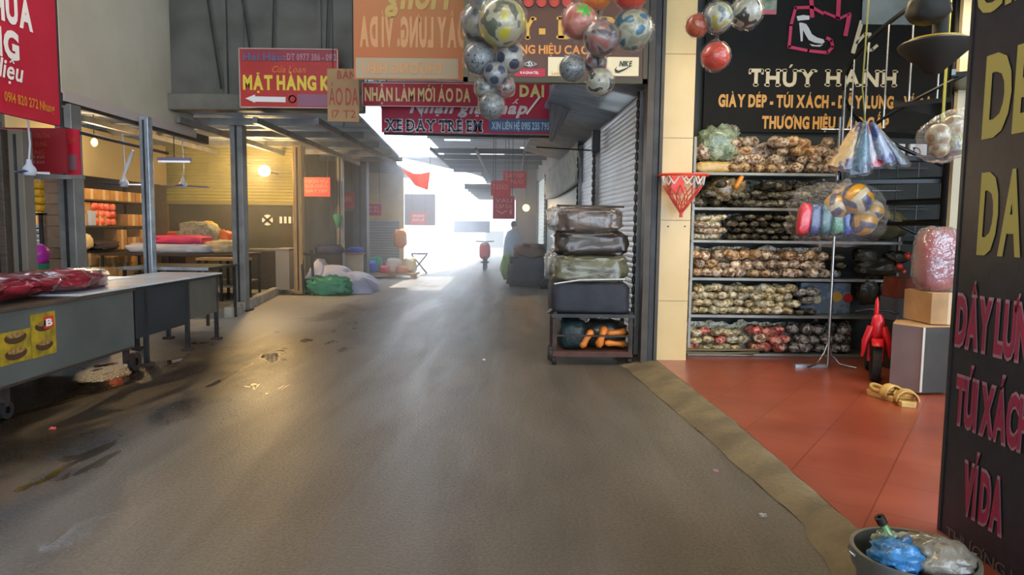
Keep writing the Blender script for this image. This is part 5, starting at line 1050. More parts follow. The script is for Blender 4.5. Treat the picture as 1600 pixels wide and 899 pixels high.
# basketball hoop on the pillar
q = P(1072, 273, Y=7.4); hr = 38 * 7.4 / F; hy = PY - hr * .75
t = thing('basketball_hoop', 'red toy basketball hoop with red and white net on the pillar', 'hoop', (q.x, hy, q.z))
C_ = V((q.x, hy, q.z)); ring = [C_ + V((math.cos(a) * hr, math.sin(a) * hr * .75, 0)) for a in [i * 2 * math.pi / 36 for i in range(37)]]
B().tube(ring, .014, 8, caps=False).out('rim', mat('hoop_red', 'e0422c', .4), t, smooth=True)
B().bx(C_.x - .09, C_.x + .03, hy + hr * .75 - .06, PY, C_.z - .14, C_.z - .0).out('bracket', mat('hoop_red', '', 0), t)
for k in range(2):
    b = B(); nn = 10; lv = [(1.0, 0), (.92, -.1)] if k == 0 else [(.9, -.11), (.6, -.22), (.28, -.33), (.06, -.40)]
    for j in range(len(lv) - 1):
        for i in range(nn):
            for dlt in (-.5, .5):
                a0 = 2 * math.pi * (i + .5 * (j % 2)) / nn; a1 = a0 + dlt * 2 * math.pi / nn
                p0 = C_ + V((math.cos(a0) * hr * lv[j][0] * .9 - .03 * (-lv[j][1]), math.sin(a0) * hr * .7 * lv[j][0], lv[j][1])); p1 = C_ + V((math.cos(a1) * hr * lv[j + 1][0] * .9 - .03 * (-lv[j + 1][1]), math.sin(a1) * hr * .7 * lv[j + 1][0], lv[j + 1][1])); b.tube([p0, p1], .006 if k else .009, 5)
    if k: b.tube([C_ + V((-.012, 0, -.39)), C_ + V((-.014, 0, -.45))], .018, 8)
    b.out('net', mat('white_net', 'ddd6cc', .6) if k == 0 else mat('net_red', 'd04a3c', .6), t, label='white upper net' if k == 0 else None)
B().bx(C_.x - .14, C_.x - .0, hy - .05, hy - .044, C_.z - .19, C_.z - .03).out('backing_card', mat('hoop_red', '', 0), t)
# ------------------------------------------------------------ spiral staircase
SC = P(1476, 362, Y=6.9); SC.z = 0; SR_ = 1.0
ironb = mat('stair_black', '14181a', .3, .3, c2='1e2426', ns=4)
t = thing('spiral_staircase', 'black spiral staircase with thin balusters beside the wall sign', 'staircase', (SC.x, SC.y, .08))
B().tube([(SC.x, SC.y, .08), (SC.x, SC.y, 4.7)], .055, 16).out('centre_pole', ironb, t, smooth=True)
def ang(z): return math.radians(180 + (z - 2.35) / .21 * 26)
rail = []; N_ = 17
for i in range(N_):
    z = .4 + i * .21 * 1.0; a = ang(z); d = 13 * math.pi / 180
    if z > 4.2: break
    b = B(); r0 = .05
    pts = [(SC.x + math.cos(a + s) * rr, SC.y + math.sin(a + s) * rr) for s, rr in ((-d * .9, r0), (-d, SR_), (0, SR_ * 1.01), (d, SR_), (d * .9, r0))]
    n = len(pts); b.add([(x, y, z - .04) for x, y in pts] + [(x, y, z) for x, y in pts], [tuple(range(n))[::-1], tuple(range(n, 2 * n))] + [(j, (j + 1) % n, (j + 1) % n + n, j + n) for j in range(n)])
    tr_ = b.out('tread', ironb, t)
    e0 = V((SC.x + math.cos(a - d) * r0, SC.y + math.sin(a - d) * r0, z)); e1 = V((SC.x + math.cos(a - d) * SR_, SC.y + math.sin(a - d) * SR_, z)); b = B(); b.bar(e0, e1, .03, .05); b.out('nosing', mat('pale_nosing', '7f98a8', .3, .4) if 2.85 < z < 3.1 else ironb, tr_)
    for s in (-d * .5, d * .5):
        p = V((SC.x + math.cos(a + s) * SR_ * .98, SC.y + math.sin(a + s) * SR_ * .98, z - .04)); zt = z + .9 + s / math.radians(26) * .21; B().tube([p, V((p.x, p.y, zt))], .008, 6).out('baluster', chrome if z > 2.2 else ironb, t, smooth=True)
z = .4
for i in range(60):
    z = .35 + i * .066; a = ang(z); rail.append(V((SC.x + math.cos(a) * SR_ * .98, SC.y + math.sin(a) * SR_ * .98, z + .9)))
B().tube(rail, .022, 8).out('handrail', ironb, t, smooth=True)
B().tube([p + V((0, 0, -.86)) for p in rail], .016, 8).out('stringer_tube', ironb, t, smooth=True)
t2 = thing('stair_pole', 'yellow green upright pole next to the spiral stairs', 'pole', P(1468, 300, Y=6.2)); q = P(1466, 300, Y=6.0); B().tube([(q.x, 6.0, 2.35), (q.x, 6.0, 4.7)], .012, 8).out('pole_tube', mat('yellow_green', '8a8a34', .4), t2)
q = P(1487, 300, Y=7.6); B().tube([(q.x, 7.6, .08), (q.x, 7.6, 4.7)], .028, 12).out('support_pole', mat('teal_steel', '26383f', .3, .5), label='teal grey steel pole behind the black board edge', cat='pole', smooth=True)
q = P(1490, 300, Y=6.6); B().bx(q.x - .02, q.x + .12, 6.6, 6.65, .08, 4.7).out('trim_20', mat('pale_door_frame', 'c2b896', .5), kind='structure', local=True)
# platform lamp with yellow rim high by the stairs
q = P(1462, 70, Y=5.6); t = thing('hanging_lamp', 'dark conical hanging lamp with a yellow rim before the stairs', 'lamp', (q.x, 5.6, q.z))
B().lathe([(.0, -.24), (.05, -.22), (.26, -.03), (.27, 0), (.24, .02), (.05, .05), (0, .05)], (q.x, 5.6, q.z), 30).out('shade', mat('olive_black', '1c1b13', .75), t, smooth=40)
B().lathe([(.11, .024), (.2, .03), (.2, .045), (.11, .04)], (q.x, 5.6, q.z - .005), 30).out('yellow_rim', mat('yellow_rim', 'b89a20', .4), t); B().tube([(q.x + .03, 5.6, q.z), (q.x + .03, 5.6, 4.7)], .06, 12).out('stem', mat('olive_black', '', 0), t, smooth=True)
q = P(1450, 12, Y=5.5); b = B(); b.blob((q.x, 5.5, q.z), (.15, .13, .12), .8, .15, 3, 2); b.out('dark_bag', mat('olive_black', '', 0), label='dark round bag hanging at the top of the stairs', cat='bag', smooth=80)
# pale window patch on the wall behind the top of the stairs, white cards lower down
a, c = P(1346, 38, Y=8.40), P(1460, -60, Y=8.40); B().bx(a.x, c.x, 8.395, 8.41, a.z, c.z).out('window_3', mat('pale_blind', '9fa79e', .5, c2='8a948c', ns=3), kind='structure', local=True)
for x0_, x1_, s in ((1403, 1413, 'E'), (1421, 1447, 'D')):
    t, *_r = vertical_board('letter_card', 'white card with a black letter %s behind the hanging packs' % s, x0_, x1_, 225, 251, 8.455, white_p, .045, cat='card'); wpx(t, s, x0_ + (x1_ - x0_) * .2, x1_ - (x1_ - x0_) * .3, 230, 247, black, Y=8.455, bold=0, serif=s == 'D')
b = B()
for i, (y_a, y_b) in enumerate(((262, 322), (326, 368))):
    a, c = P(1330, y_b, Y=8.44), P(1450, y_a, Y=8.44); b.bx(a.x, c.x, 8.43, 8.44, a.z, a.z + .02); b.bx(a.x, c.x, 8.43, 8.44, c.z - .02, c.z)
b.out('trim_21', mat('dark_rib', '2e3431', .5), kind='structure', local=True)
# ------------------------------------------------------------ things on the shop floor
def ycart(px0, px1, py0, py1, Y, dpt, rz=0): 
    a, c = P(px0, py1, Y=Y), P(px1, py0, Y=Y); return a.x, c.x, a.z, c.z
A0, A1, A2 = P(1389, 608, Z=.08), P(1437, 618, Z=.08), P(1478, 620, Z=.08)
big = thing('wrapped_carton', 'large carton in grey plastic film standing on the red floor', 'box', ((A0.x + A2.x) / 2, A1.y + .25, .08))
H = P(1437, 512, Y=A1.y).z; dv = V((.1, .52, 0)); pl = [A1, V((A1.x + .36, A1.y + .05, .08)), V((A1.x + .36, A1.y + .55, .08)), V((A0.x * (A0.y + .3) / A0.y + .03, A0.y + .3, .08)), A0]
n = 5; b = B(); b.add([V((p.x, p.y, .1)) for p in pl] + [V((p.x, p.y, H)) for p in pl], [tuple(range(n))[::-1], tuple(range(n, 2 * n))] + [(j, (j + 1) % n, (j + 1) % n + n, j + n) for j in range(n)]); b.k = 0; b.m[-2 - 0] = b.m[-2]
bo = b.out('carton_body', [carton_l, mat('shaded_dark_side', '2e2a1c', .5, c2='1f1c12', ns=4, coat=.1), mat('lit_mauve_side', '8a7c80', .4, c2='7b6d70', ns=3, coat=.4)], big)  # lit face painted mauve, the sides away from the light painted dark
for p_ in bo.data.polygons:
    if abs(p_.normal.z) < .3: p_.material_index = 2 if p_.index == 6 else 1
b = B(); b.add([V((p.x, p.y, .09)) + (V((p.x, p.y, 0)) - V((A1.x + .1, A1.y + .25, 0))) * .02 for p in pl] + [V((p.x, p.y, H + .006)) + (V((p.x, p.y, 0)) - V((A1.x + .1, A1.y + .25, 0))) * .02 for p in pl], [tuple(range(n))[::-1], tuple(range(n, 2 * n))] + [(j, (j + 1) % n, (j + 1) % n + n, j + n) for j in range(n)]); b.out('plastic_film', plastic_film('carton_film', amt=.035, bs=6), big)
b = B(); b.bar(A1 + V((0, -.008, .03)), V((A1.x, A1.y - .008, H)), .02, .006); b.out('edge_tape', mat('pale_tape', 'c9c2b0', .4), big)
x0, x1 = P(1440, 480, Y=6.45).x, P(1500, 480, Y=6.45).x; zc = P(1450, 455, Y=6.5).z
t = thing('carton_box', 'plain brown carton on the large film wrapped carton', 'box', ((x0 + x1) / 2, 6.6, H)); B().bx(x0, x1, 6.3, 6.75, H + .008, zc).out('carton_body', carton_l, t, bevel=.006); B().bx(x0 + .15, x0 + .2, 6.297, 6.75, H + .008, zc + .002).out('tape_strip', mat('tape', '', 0), t)
q = P(1470, 405, Y=6.4); t = thing('padded_cushion', 'pink red padded seat in clear plastic on the brown carton', 'seat', (q.x, 6.5, zc))
b = B(); hz = (P(1465, 356, Y=6.4).z - zc) / 2; b.blob((q.x + .03, 6.5, zc + hz), (.17, .13, hz), .5, .08, 3, 2, 28, 20); b.out('cushion_body', mat('rose_pad', '8a4048', .4, c2='a82a26', ns=5, bump=.4, bs=12), t, smooth=80)
b = B(); b.blob((q.x + .03, 6.5, zc + hz), (.2, .16, hz * 1.03), .6, .1, 4, 6, 28, 20); b.out('plastic_film', film2, t, smooth=80)
# slippers
slm = mat('straw_slipper', 'd8b66e', .6, c2='c09a50', ns=10)
for i, (x, y, rz) in enumerate(((1382, 622, .25), (1413, 631, -.3))):
    q = P(x, y, Z=.08); t = thing('slipper', ['straw yellow open slipper nearest the red bike', 'straw yellow open slipper nearest the wrapped carton'][i], 'slipper', q, rz=rz); t.scale = (1.5, 1.25, 1.9)
    b = B(); prof = [(.035, -.12), (.045, -.08), (.04, 0), (.052, .06), (.05, .1), (.03, .13)]; n = len(prof)
    out_ = [(x_, y_) for x_, y_ in prof] + [(-x_, y_) for x_, y_ in prof[::-1]]; n = len(out_)
    b.add([(x_, y_, 0) for x_, y_ in out_] + [(x_ * 1.03, y_, .025) for x_, y_ in out_], [tuple(range(n))[::-1], tuple(range(n, 2 * n))] + [(j, (j + 1) % n, (j + 1) % n + n, j + n) for j in range(n)]); b.out('sole', slm, t, local=True, bevel=.004)
    b = B(); b.grid(lambda u, v: V((math.cos(math.pi * u) * .054, -.09 + .07 * v, .02 + math.sin(math.pi * u) * .045)), 10, 4); b.out('strap', slm, t, local=True, smooth=80, solid=.008)
    b = B(); b.tube([(math.cos(a) * .045, .03 + math.sin(a) * .09, .035 + .012 * math.sin(a) ** 2) for a in [math.pi * 2 * j / 20 for j in range(21)]], .01, 6, caps=False); b.out('padded_rim', slm, t, local=True, smooth=80)
# child's red balance bike, seen from the front
q = P(1366, 596, Z=.08); t = thing('balance_bike', "child's red bike with a black front wheel, facing the lane", 'bike', q)
wr = .2; wc = q + V((0, .0, wr)); bred = mat('bike_red', 'd81e2a', .35, coat=.4)
tw = B().lathe([(wr * .72, -.025), (wr * .95, -.04), (wr, -.02), (wr, .02), (wr * .95, .04), (wr * .72, .025), (wr * .72, -.025)], (0, 0, 0), 36, ax='X'); M_ = Matrix.Rotation(-.40, 3, 'Z'); tw.v = [wc + M_ @ p for p in tw.v]; tw.out('tyre', mat('tyre_tread', '26221a', .8, bump=.8, bs=80), t, smooth=50)
tw = B(); 
for i in range(6): a = i * math.pi / 3; tw.bar((0, 0, 0), (0, math.cos(a) * wr * .75, math.sin(a) * wr * .75), .02)
tw.v = [wc + M_ @ p for p in tw.v]; tw.out('wheel_spokes', bred, t)
tw = B()
for s in (-1, 1): tw.tube([(s * .06, 0, 0), (s * .065, .02, .2), (s * .03, .04, .3), (0, .05, .36)], .016, 8)
tw.v = [wc + M_ @ p for p in tw.v]; tw.out('front_fork', bred, t, smooth=True)
tw = B(); tw.blob((0, .0, .34), (.06, .05, .13), .8, .1, 3, 2); tw.blob((-.01, .03, .5), (.022, .03, .13), 1, .1, 3, 4); tw.tube([(-.05, -.0, .34), (-.1, -.03, .2), (-.12, -.02, .04)], [.04, .035, .012], 8); tw.tube([(.05, 0, .34), (.1, -.03, .2), (.12, -.02, .04)], [.04, .035, .012], 8); tw.v = [wc + M_ @ p for p in tw.v]; tw.out('front_fairing', bred, t, smooth=True)
tw = B(); tw.grid(lambda u, v: V(((u - .5) * .1, -.03 - .03 * math.sin(math.pi * u) + (v) * -.12, wr + .03 - .06 * v * v)), 8, 6); tw.v = [wc + M_ @ p for p in tw.v]; tw.out('mudguard', bred, t, smooth=80, solid=.005)
tw = B(); tw.tube([(0, .05, .3), (0, .08, .48)], .016, 8); tw.tube([(-.19, .1, .47), (-.08, .07, .5), (.08, .07, .5), (.19, .1, .47)], .012, 8); tw.v = [wc + M_ @ p for p in tw.v]; tw.out('handlebar', ironb, t, smooth=True)
tw = B(); tw.tube([(0, .06, .32), (.0, .4, .12), (0, .62, .02)], .025, 8); tw.v = [wc + M_ @ p for p in tw.v]; tw.out('bike_frame', bred, t, smooth=True)
tw = B(); tw.blob((0, .42, .22), (.06, .12, .03), .8, 0); tw.v = [wc + M_ @ p for p in tw.v]; tw.out('saddle', rubber, t, smooth=True)
tw = B().lathe([(wr * .72, -.025), (wr * .95, -.04), (wr, -.02), (wr, .02), (wr * .95, .04), (wr * .72, .025), (wr * .72, -.025)], (0, .62, 0), 32, ax='X'); tw.v = [wc + M_ @ p for p in tw.v]; tw.out('tyre', mat('tyre_tread', '', 0), t, smooth=50)
# coiled hose under the shelf
q = P(1125, 560, Z=.09); b = B(); b.tube([q + V((math.cos(a) * (.42 + .01 * a), .12 + math.sin(a) * .07, .02 + .006 * a)) for a in [i * .3 for i in range(44)]], .012, 6); b.out('coiled_hose', mat('olive_hose', '6b5f3c', .5), label='thin olive hose coiled under the bottom shelf', cat='hose', smooth=True)
# ------------------------------------------------------------ black lettered board at the shop entrance
BX = 2.13
t = thing('standing_sign', 'tall black board with yellow and crimson capitals at the shop entrance', 'sign', (BX, 2.9, 0))
ye = P(1469, 835, X=BX).y
B().bx(BX, BX + .07, 1.9, ye, .06, 5.0).out('board_face', blackboard, t)
B().bx(BX - .006, BX + .076, ye, ye + .02, .04, 5.0).out('edge_trim', mat('dark_edge', '2b2d30', .4), t)
mustard = mat('mustard_letter', 'b3a95c', .6); rose = mat('rose_red_letter', 'a82c55', .45); rimc = mat('pale_rose_rim', 'b98a9a', .5)
def bw(s, x0_, x1_, yt, yb, m, lab=None, **kk):
    a = P(x0_, yb, X=BX); c = P(x0_, yt, X=BX); e = P(x1_, yb, X=BX); e = V((BX, e.y, a.z)); kk.setdefault('bold', .03)
    return write(t, s, a, e, V((BX, a.y, c.z)), m, .004, **kk)
bw('GIÀY', 1526, 1700, -40, 26, mustard); bw('DÉP', 1535, 1655, 95, 212, mustard, bold=.04)
bw('DA', 1527, 1596, 275, 392, mustard, bold=.04)
bw('DÂY LƯNG', 1494, 1632, 463, 534, rose, outline=rimc, gap=.05, bold=.03)
bw('TÚI XÁCH', 1493, 1612, 588, 656, rose, outline=rimc, gap=.05, bold=.03)
bw('VÍ DA', 1505, 1568, 722, 795, rose, outline=rimc, gap=.05, bold=.03)
bw('THƯƠNG HIỆU', 1478, 1640, 820, 838, mat('grey_brown_letter', '6b5f58', .5), bold=.0)
# ------------------------------------------------------------ rubbish bucket
q = P(1428, 862, Y=2.45); bz = q.z; rB = .205
t = thing('rubbish_bucket', 'grey plastic bucket full of rubbish at the foot of the black board', 'bucket', (q.x, 2.45, .04))
B().lathe([(0, .04), (rB * .78, .04), (rB * .93, bz - .08), (rB * 1.0, bz - .07), (rB * 1.04, bz - .02), (rB * 1.04, bz), (rB * .97, bz), (rB * .9, bz - .08), (rB * .8, .15), (0, .15)], (q.x, 2.45, 0), 48).out('bucket_body', mat('grey_bucket', '77786f', .4, c2='5c5c55', ns=4), t, smooth=40)
b = B(); b.tube([(q.x + math.cos(a) * rB * 1.06, 2.45 + math.sin(a) * rB * 1.06, bz - .06 - .05 * math.sin(a + 1)) for a in [i * math.pi / 20 for i in range(21)]], .005, 6); b.out('wire_handle', chrome, t)
def trash(name, label, px, py, r, m, seed, e=.9, amp=.3, Y=2.4, ry=0, fr=3): q = P(px, py, Y=Y); b = B(); b.blob((q.x, Y, q.z), r, e, amp, fr, seed, 32, 20, ry=ry); return b.out(name, m, label=label, cat='rubbish', smooth=80)
trash('blue_bag', 'crumpled bright blue plastic bag in the bucket', 1402, 868, (.09, .085, .055), mat('blue_bag', '4a90c8', .35, c2='2f6aa0', ns=8, bump=.6, bs=25, coat=.4), 2)
trash('clear_bag', 'crumpled clear plastic bag filling the bucket beside the blue bag', 1463, 872, (.12, .11, .075), mat('hazy_bag', '9c9484', .3, c2='6b6458', ns=6, bump=.6, bs=20, coat=.6), 3)
trash('white_foam', 'scrap of white foam behind the blue bag', 1415, 846, (.045, .03, .03), mat('white_foam', 'c8c8be', .6), 5, Y=2.5)
trash('clear_cup', 'crushed clear cup standing behind the blue bag', 1385, 850, (.045, .04, .05), mat('greenish_cup', '8f9a7c', .3, coat=.5), 7, Y=2.47)
q = P(1383, 826, Y=2.47); t = thing('glass_bottle', 'green bottle neck with a dark top sticking out of the bucket', 'bottle', q)
b = B().lathe([(0, -.1), (.035, -.1), (.036, -.02), (.015, .03), (.013, .06), (.0, .06)], (0, 0, 0), 20); M2 = Matrix.Rotation(-.5, 3, 'Y'); b.v = [q + M2 @ (p + V((0, 0, -.04))) for p in b.v]; b.out('bottle_body', mat('bottle_green', '6f9a5c', .2, coat=.6), t, smooth=50)
b = B().lathe([(.018, .02), (.019, .05), (.008, .05), (.008, .03)], (0, 0, 0), 16); b.v = [q + M2 @ p for p in b.v]; b.out('bottle_cap', mat('dark_cap', '20140f', .5), t)
# litter
for i, (x, y, c, lb) in enumerate(((1117, 738, 'b07a80', 'tiny pink scrap on the road before the ramp'), (1192, 808, 'bfb8ae', 'tiny white scrap on the road near the red floor'), (82, 671, 'c04a4a', 'tiny red scrap in the brown wet dirt'), (756, 563, 'c8c8c8', 'tiny white scrap in the middle of the road'))):
    q = P(x, y, Z=.0); b = B(); b.blob((q.x, q.y, .008), (.02, .016, .01), .7, .5, 3, i, 10, 6); b.out('paper_scrap', mat('scrap_' + c, c, .7), label=lb, cat='litter')
# ------------------------------------------------------------ loaded trolley
CY = 7.75
x0, x1 = P(866, 560, Y=CY).x, P(984, 560, Y=CY).x; zt = P(920, 492, Y=CY).z; zb_ = P(920, 549, Y=CY).z; cdp = .62
t = thing('goods_trolley', 'rusty two-tier trolley loaded with wrapped bundles by the shutter', 'trolley', ((x0 + x1) / 2, CY + cdp / 2, 0))
for x in (x0, x1):
    for y in (CY, CY + cdp): B().bar((x, y, .12), (x, y, zt + .03), .045).out('corner_post', iron, t)
B().bx(x0 - .04, x1 + .04, CY - .04, CY + cdp + .04, zt - .03, zt + .01).out('upper_deck', steel_d, t)
B().bx(x0 - .02, x1 + .02, CY - .03, CY + cdp, zb_ - .06, zb_ - .0).out('lower_deck', mat('rust_deck', '5a3528', .7, c2='472a20', ns=6), t)
for z in ((zt + zb_) / 2 - .03,): B().bar((x0, CY - .01, z), (x1, CY - .01, z), .02).out('side_rail', iron, t); B().bar((x0, CY + cdp, z), (x1, CY + cdp, z), .02).out('side_rail', iron, t)
for x in (x0, x1):
    for y in (CY + .03, CY + cdp - .03):
        b = B(); caster(b, x, y, .055); w_ = b.out('wheel', rubber, t, smooth=True)
        B().bx(x - .035, x + .035, y - .03, y + .03, .1, .13).out('wheel_bracket', iron, t)
B().tube([(x0 - .04, CY - .02, zt + .06), (x0 - .09, CY, zt + .02), (x0 - .05, CY + .1, zt)], .014, 8).out('push_handle', steel, t, smooth=True)
def loadb(name, label, pxa, pxb, pya, pyb, m, e, amp, seed, wrapm=None, fr=2.5, parts=None):
    a, c = P(pxa, pyb, Y=CY - .02), P(pxb, pya, Y=CY - .02); cx = (a.x + c.x) / 2; t = thing(name, label, 'bundle', (cx, CY + .3, a.z))
    b = B(); b.blob((cx, CY + .3, (a.z + c.z) / 2), ((c.x - a.x) / 2, .35, (c.z - a.z) / 2), e, amp, fr, seed, 48, 24); b.out('bundle_body', m, t, smooth=80)
    if wrapm:
        b = B(); b.blob((cx - .02, CY + .3, (a.z + c.z) / 2), ((c.x - a.x) / 2 + .03, .38, (c.z - a.z) / 2 + .012), e * 1.15, amp * 1.6, 4, seed + 1, 48, 24); b.out('plastic_wrap', wrapm, t, smooth=80)
    return t
navyc = mat('navy_black_cloth', '23262c', .75, c2='2c3038', ns=4, bump=.35, bs=6)
t4 = loadb('cloth_bundle', 'black navy cloth bundle at the bottom of the trolley load', 860, 986, 441, 491, navyc, .28, .05, 1)
B().tube([(P(866, 443, Y=CY - .07).x, CY - .06, P(866, 443, Y=CY).z), (P(905, 438, Y=CY).x, CY - .07, P(905, 437, Y=CY).z), (P(975, 436, Y=CY).x, CY - .06, P(975, 436, Y=CY).z)], .008, 6).out('tie_cord', white_p, t4)
loadb('wrapped_bundle_stack', 'olive grey bundle in cloudy plastic above the black one', 862, 982, 399, 444, mat('olive_grey_goods', '6f6e56', .35, c2='55543f', ns=3, coat=.5, bump=.7, bs=8, stretch=(1, 1, 2)), .4, .13, 3, None, 4)
loadb('wrapped_bundle_stack', 'dark brown wrapped bundle second from the top of the load', 866, 982, 361, 401, mat('dark_brown_goods', '453c33', .4, c2='332c26', ns=3, coat=.5, bump=.4, bs=9), .4, .14, 5, None, 4)
loadb('wrapped_bundle_stack', 'shiny brown wrapped bundle on top of the load', 868, 974, 325, 363, mat('shiny_brown_goods', '6a5748', .3, c2='463a31', ns=3, coat=.7, bump=.5, bs=14), .4, .12, 7, plastic_film('thin_film', amt=.07), 4)
q = P(868, 340, Y=CY + .1); b = B(); b.blob((q.x, CY + .2, q.z), (.09, .2, .13), .8, .35, 4, 2); b.out('plastic_knot', film2, label='white knotted plastic end sticking out of the top bundle', cat='plastic', smooth=80)
q = P(860, 410, Y=CY + .1); b = B(); b.blob((q.x + .02, CY + .2, q.z), (.08, .2, .13), .8, .35, 4, 5); b.out('plastic_knot', film2, label='white knotted plastic end sticking out above the black bundle', cat='plastic', smooth=80)
a, c = P(874, 321, Y=CY), P(976, 323, Y=CY); B().tube([V((a.x - .02, CY + .1, a.z)), V((c.x + .01, CY + .1, c.z))], .012, 8).out('wooden_stick', wood_d, label='thin dark stick lying on top of the trolley load', cat='stick')
tealb = mat('dark_teal_bag', '1c2f32', .5, c2='142224', ns=4, bump=.5, bs=12)
q = P(893, 525, Y=CY + .2); b = B(); b.blob((q.x, CY + .25, zb_ + .17), (.17, .24, .17), .6, .15, 3, 3); b.out('dark_bag', tealb, label='dark teal bag on the lower deck of the trolley', cat='bag', smooth=80)
q = P(945, 515, Y=CY + .2); b = B(); b.blob((q.x, CY + .38, zb_ + .16), (.28, .2, .16), .7, .2, 3, 4); b.out('wrapped_clothes', mat('dark_clothes', '3a382f', .4, c2='26251f', ns=6, coat=.5, bump=.6, bs=14), label='dark clear wrapped clothes on the trolley lower deck', cat='bundle', smooth=80)
ogm = mat('orange_goods', 'e8862a', .5, c2='d87420', ns=4)
for i, (xa_, ya_, xb_, yb__, r_) in enumerate(((908, 543, 925, 516, .045), (935, 543, 945, 510, .05), (948, 522, 978, 518, .045), (945, 536, 978, 538, .04))):
    p0, p1 = P(xa_, ya_, Y=CY + .04 + .02 * i), P(xb_, yb__, Y=CY + .08 + .02 * i); m_ = p0.lerp(p1, .5); B().tube([p0, p0.lerp(p1, .15), m_, p1.lerp(p0, .12), p1], [r_ * .5, r_, r_ * .75, r_, r_ * .45], 12).out('orange_slipper', ogm, label=['orange sole leaning at the dark bag end of the trolley', 'upright orange sole in the middle of the trolley deck', 'upper orange sole lying flat towards the shutter', 'lower orange sole lying flat towards the shutter'][i], cat='slipper', smooth=60)
q = P(862, 553, Y=CY); b = B(); b.blob((q.x, CY + .05, q.z), (.045, .06, .09), .8, .3, 3, 1); b.out('small_bag', dk, label='small dark bag hanging at the trolley corner', cat='bag', smooth=80)
# ------------------------------------------------------------ tarpaulin heap, bin and goods at the left end of the lane
def heap(u, v):
    px = 478 + 100 * u; base = P(px, 459, Z=0); th = math.pi * v
    h = .42 * (1 - u) ** 1.3 + .36 * min(1, (1 - u) * 7) ** .5
    if u < .06: h *= .75 + u * 4
    f = .05 * math.sin(u * 13 + v * 4) * math.sin(th) + .1 * noise.noise(V((u * 6 - v * 3, v * 5, 0)))
    rdg = abs(math.sin(u * 9 + v * 2.2)) ** .6
    z = h * max(0, math.sin(th)) ** .45 * (.86 + .18 * rdg + .14 * noise.noise(V((u * 5, v * 4, 1))))
    return V((base.x + f, base.y - .05 + .75 * (1 - math.cos(th)) + f - .12 * rdg * math.sin(th) * (v < .5), max(.005, z)))
b = B(); b.grid(heap, 70, 40); b.out('tarpaulin', mat('lavender_tarpaulin', 'c8cae0', .5, c2='b0b3d0', ns=2, bump=.9, bs=5), label='pale lavender tarpaulin thrown over goods beside the wooden post', cat='tarpaulin', smooth=80)
q = P(514, 461, Z=0); b = B(); b.blob((q.x, q.y - .02, .2), (.5, .25, .22), .7, .35, 3, 4, 40, 20); b.out('green_sack', mat('green_tarp', '3fa080', .45, c2='2f7f66', ns=4, bump=.7, bs=10), label='green tarpaulin sack at the foot of the lavender tarpaulin', cat='sack', smooth=80)
q = P(484, 462, Z=0); t = thing('handcart', 'dark two-legged handcart standing under the tarpaulin', 'cart', (q.x, q.y + .3, 0)); 
for dx in (0, .22): B().bar((q.x + dx - .12, q.y, 0), (q.x + dx - .2, q.y + .1, 1.0), .05).out('cart_leg', steel_d, t)
B().bar((q.x - .3, q.y + .1, .95), (q.x + .4, q.y + .3, .8), .06).out('cart_frame', steel_d, t)
q = P(541, 438, Z=0); t = thing('round_bin', 'wide round cream drum with a brown lid behind the tarpaulin', 'drum', (q.x, q.y, 0)); zt2 = P(537, 398, Y=q.y).z
B().lathe([(0, 0), (.46, 0), (.49, zt2 * .5), (.49, zt2), (0, zt2)], (q.x, q.y, 0), 32).out('drum_body', mat('cream_drum', 'b5a98c', .5, c2='9c8f74', ns=3), t, smooth=40); B().lathe([(0, zt2), (.53, zt2), (.53, zt2 + .06), (0, zt2 + .1)], (q.x, q.y, 0), 32).out('drum_lid', mat('brown_lid', '8a6444', .6), t, smooth=40)
q = P(558, 390, Y=q.y); b = B(); b.blob((q.x, q.y - .2, zt2 + .14), (.22, .2, .08), .7, .3, 3, 4); b.out('blue_bag', mat('bright_blue_bag', '3f6fd8', .4), label='bright blue bag on the round drum', cat='bag', smooth=80)
q = P(520, 392, Y=q.y); b = B(); b.blob((q.x, q.y - .1, zt2 + .14), (.4, .25, .06), .7, .2, 3, 7); b.out('cardboard_sheet', wood_d, label='crumpled brown card lying on the round drum', cat='card', smooth=80)
q = P(522, 400, Y=17.2); t = thing('blue_stool', 'navy covered stool behind the tarpaulin heap', 'stool', (q.x, 17.2, 0)); B().bx(q.x - .35, q.x + .2, 17.0, 17.5, .1, .85).out('stool_body', steel_d, t); b = B(); b.blob((q.x - .1, 17.2, .95), (.35, .25, .14), .7, .2, 3, 1); b.out('cover', mat('navy_cover', '2f3358', .6), t, smooth=80)
q = P(527, 342, Y=17.1); t = thing('hanging_funnel', 'green cone shaped lamp shade hanging on the thin pipe post', 'lamp shade', (q.x, 17.1, q.z)); B().lathe([(.0, -.22), (.03, -.2), (.1, .02), (.1, .08), (.04, .12), (0, .12)], (q.x, 17.1, q.z), 20).out('cone', mat('cone_green', '4a9a72', .5), t, smooth=40); B().tube([(q.x, 17.1, q.z + .1), (q.x, 17.1, 3.3)], .01, 6).out('cord', steel_d, t)
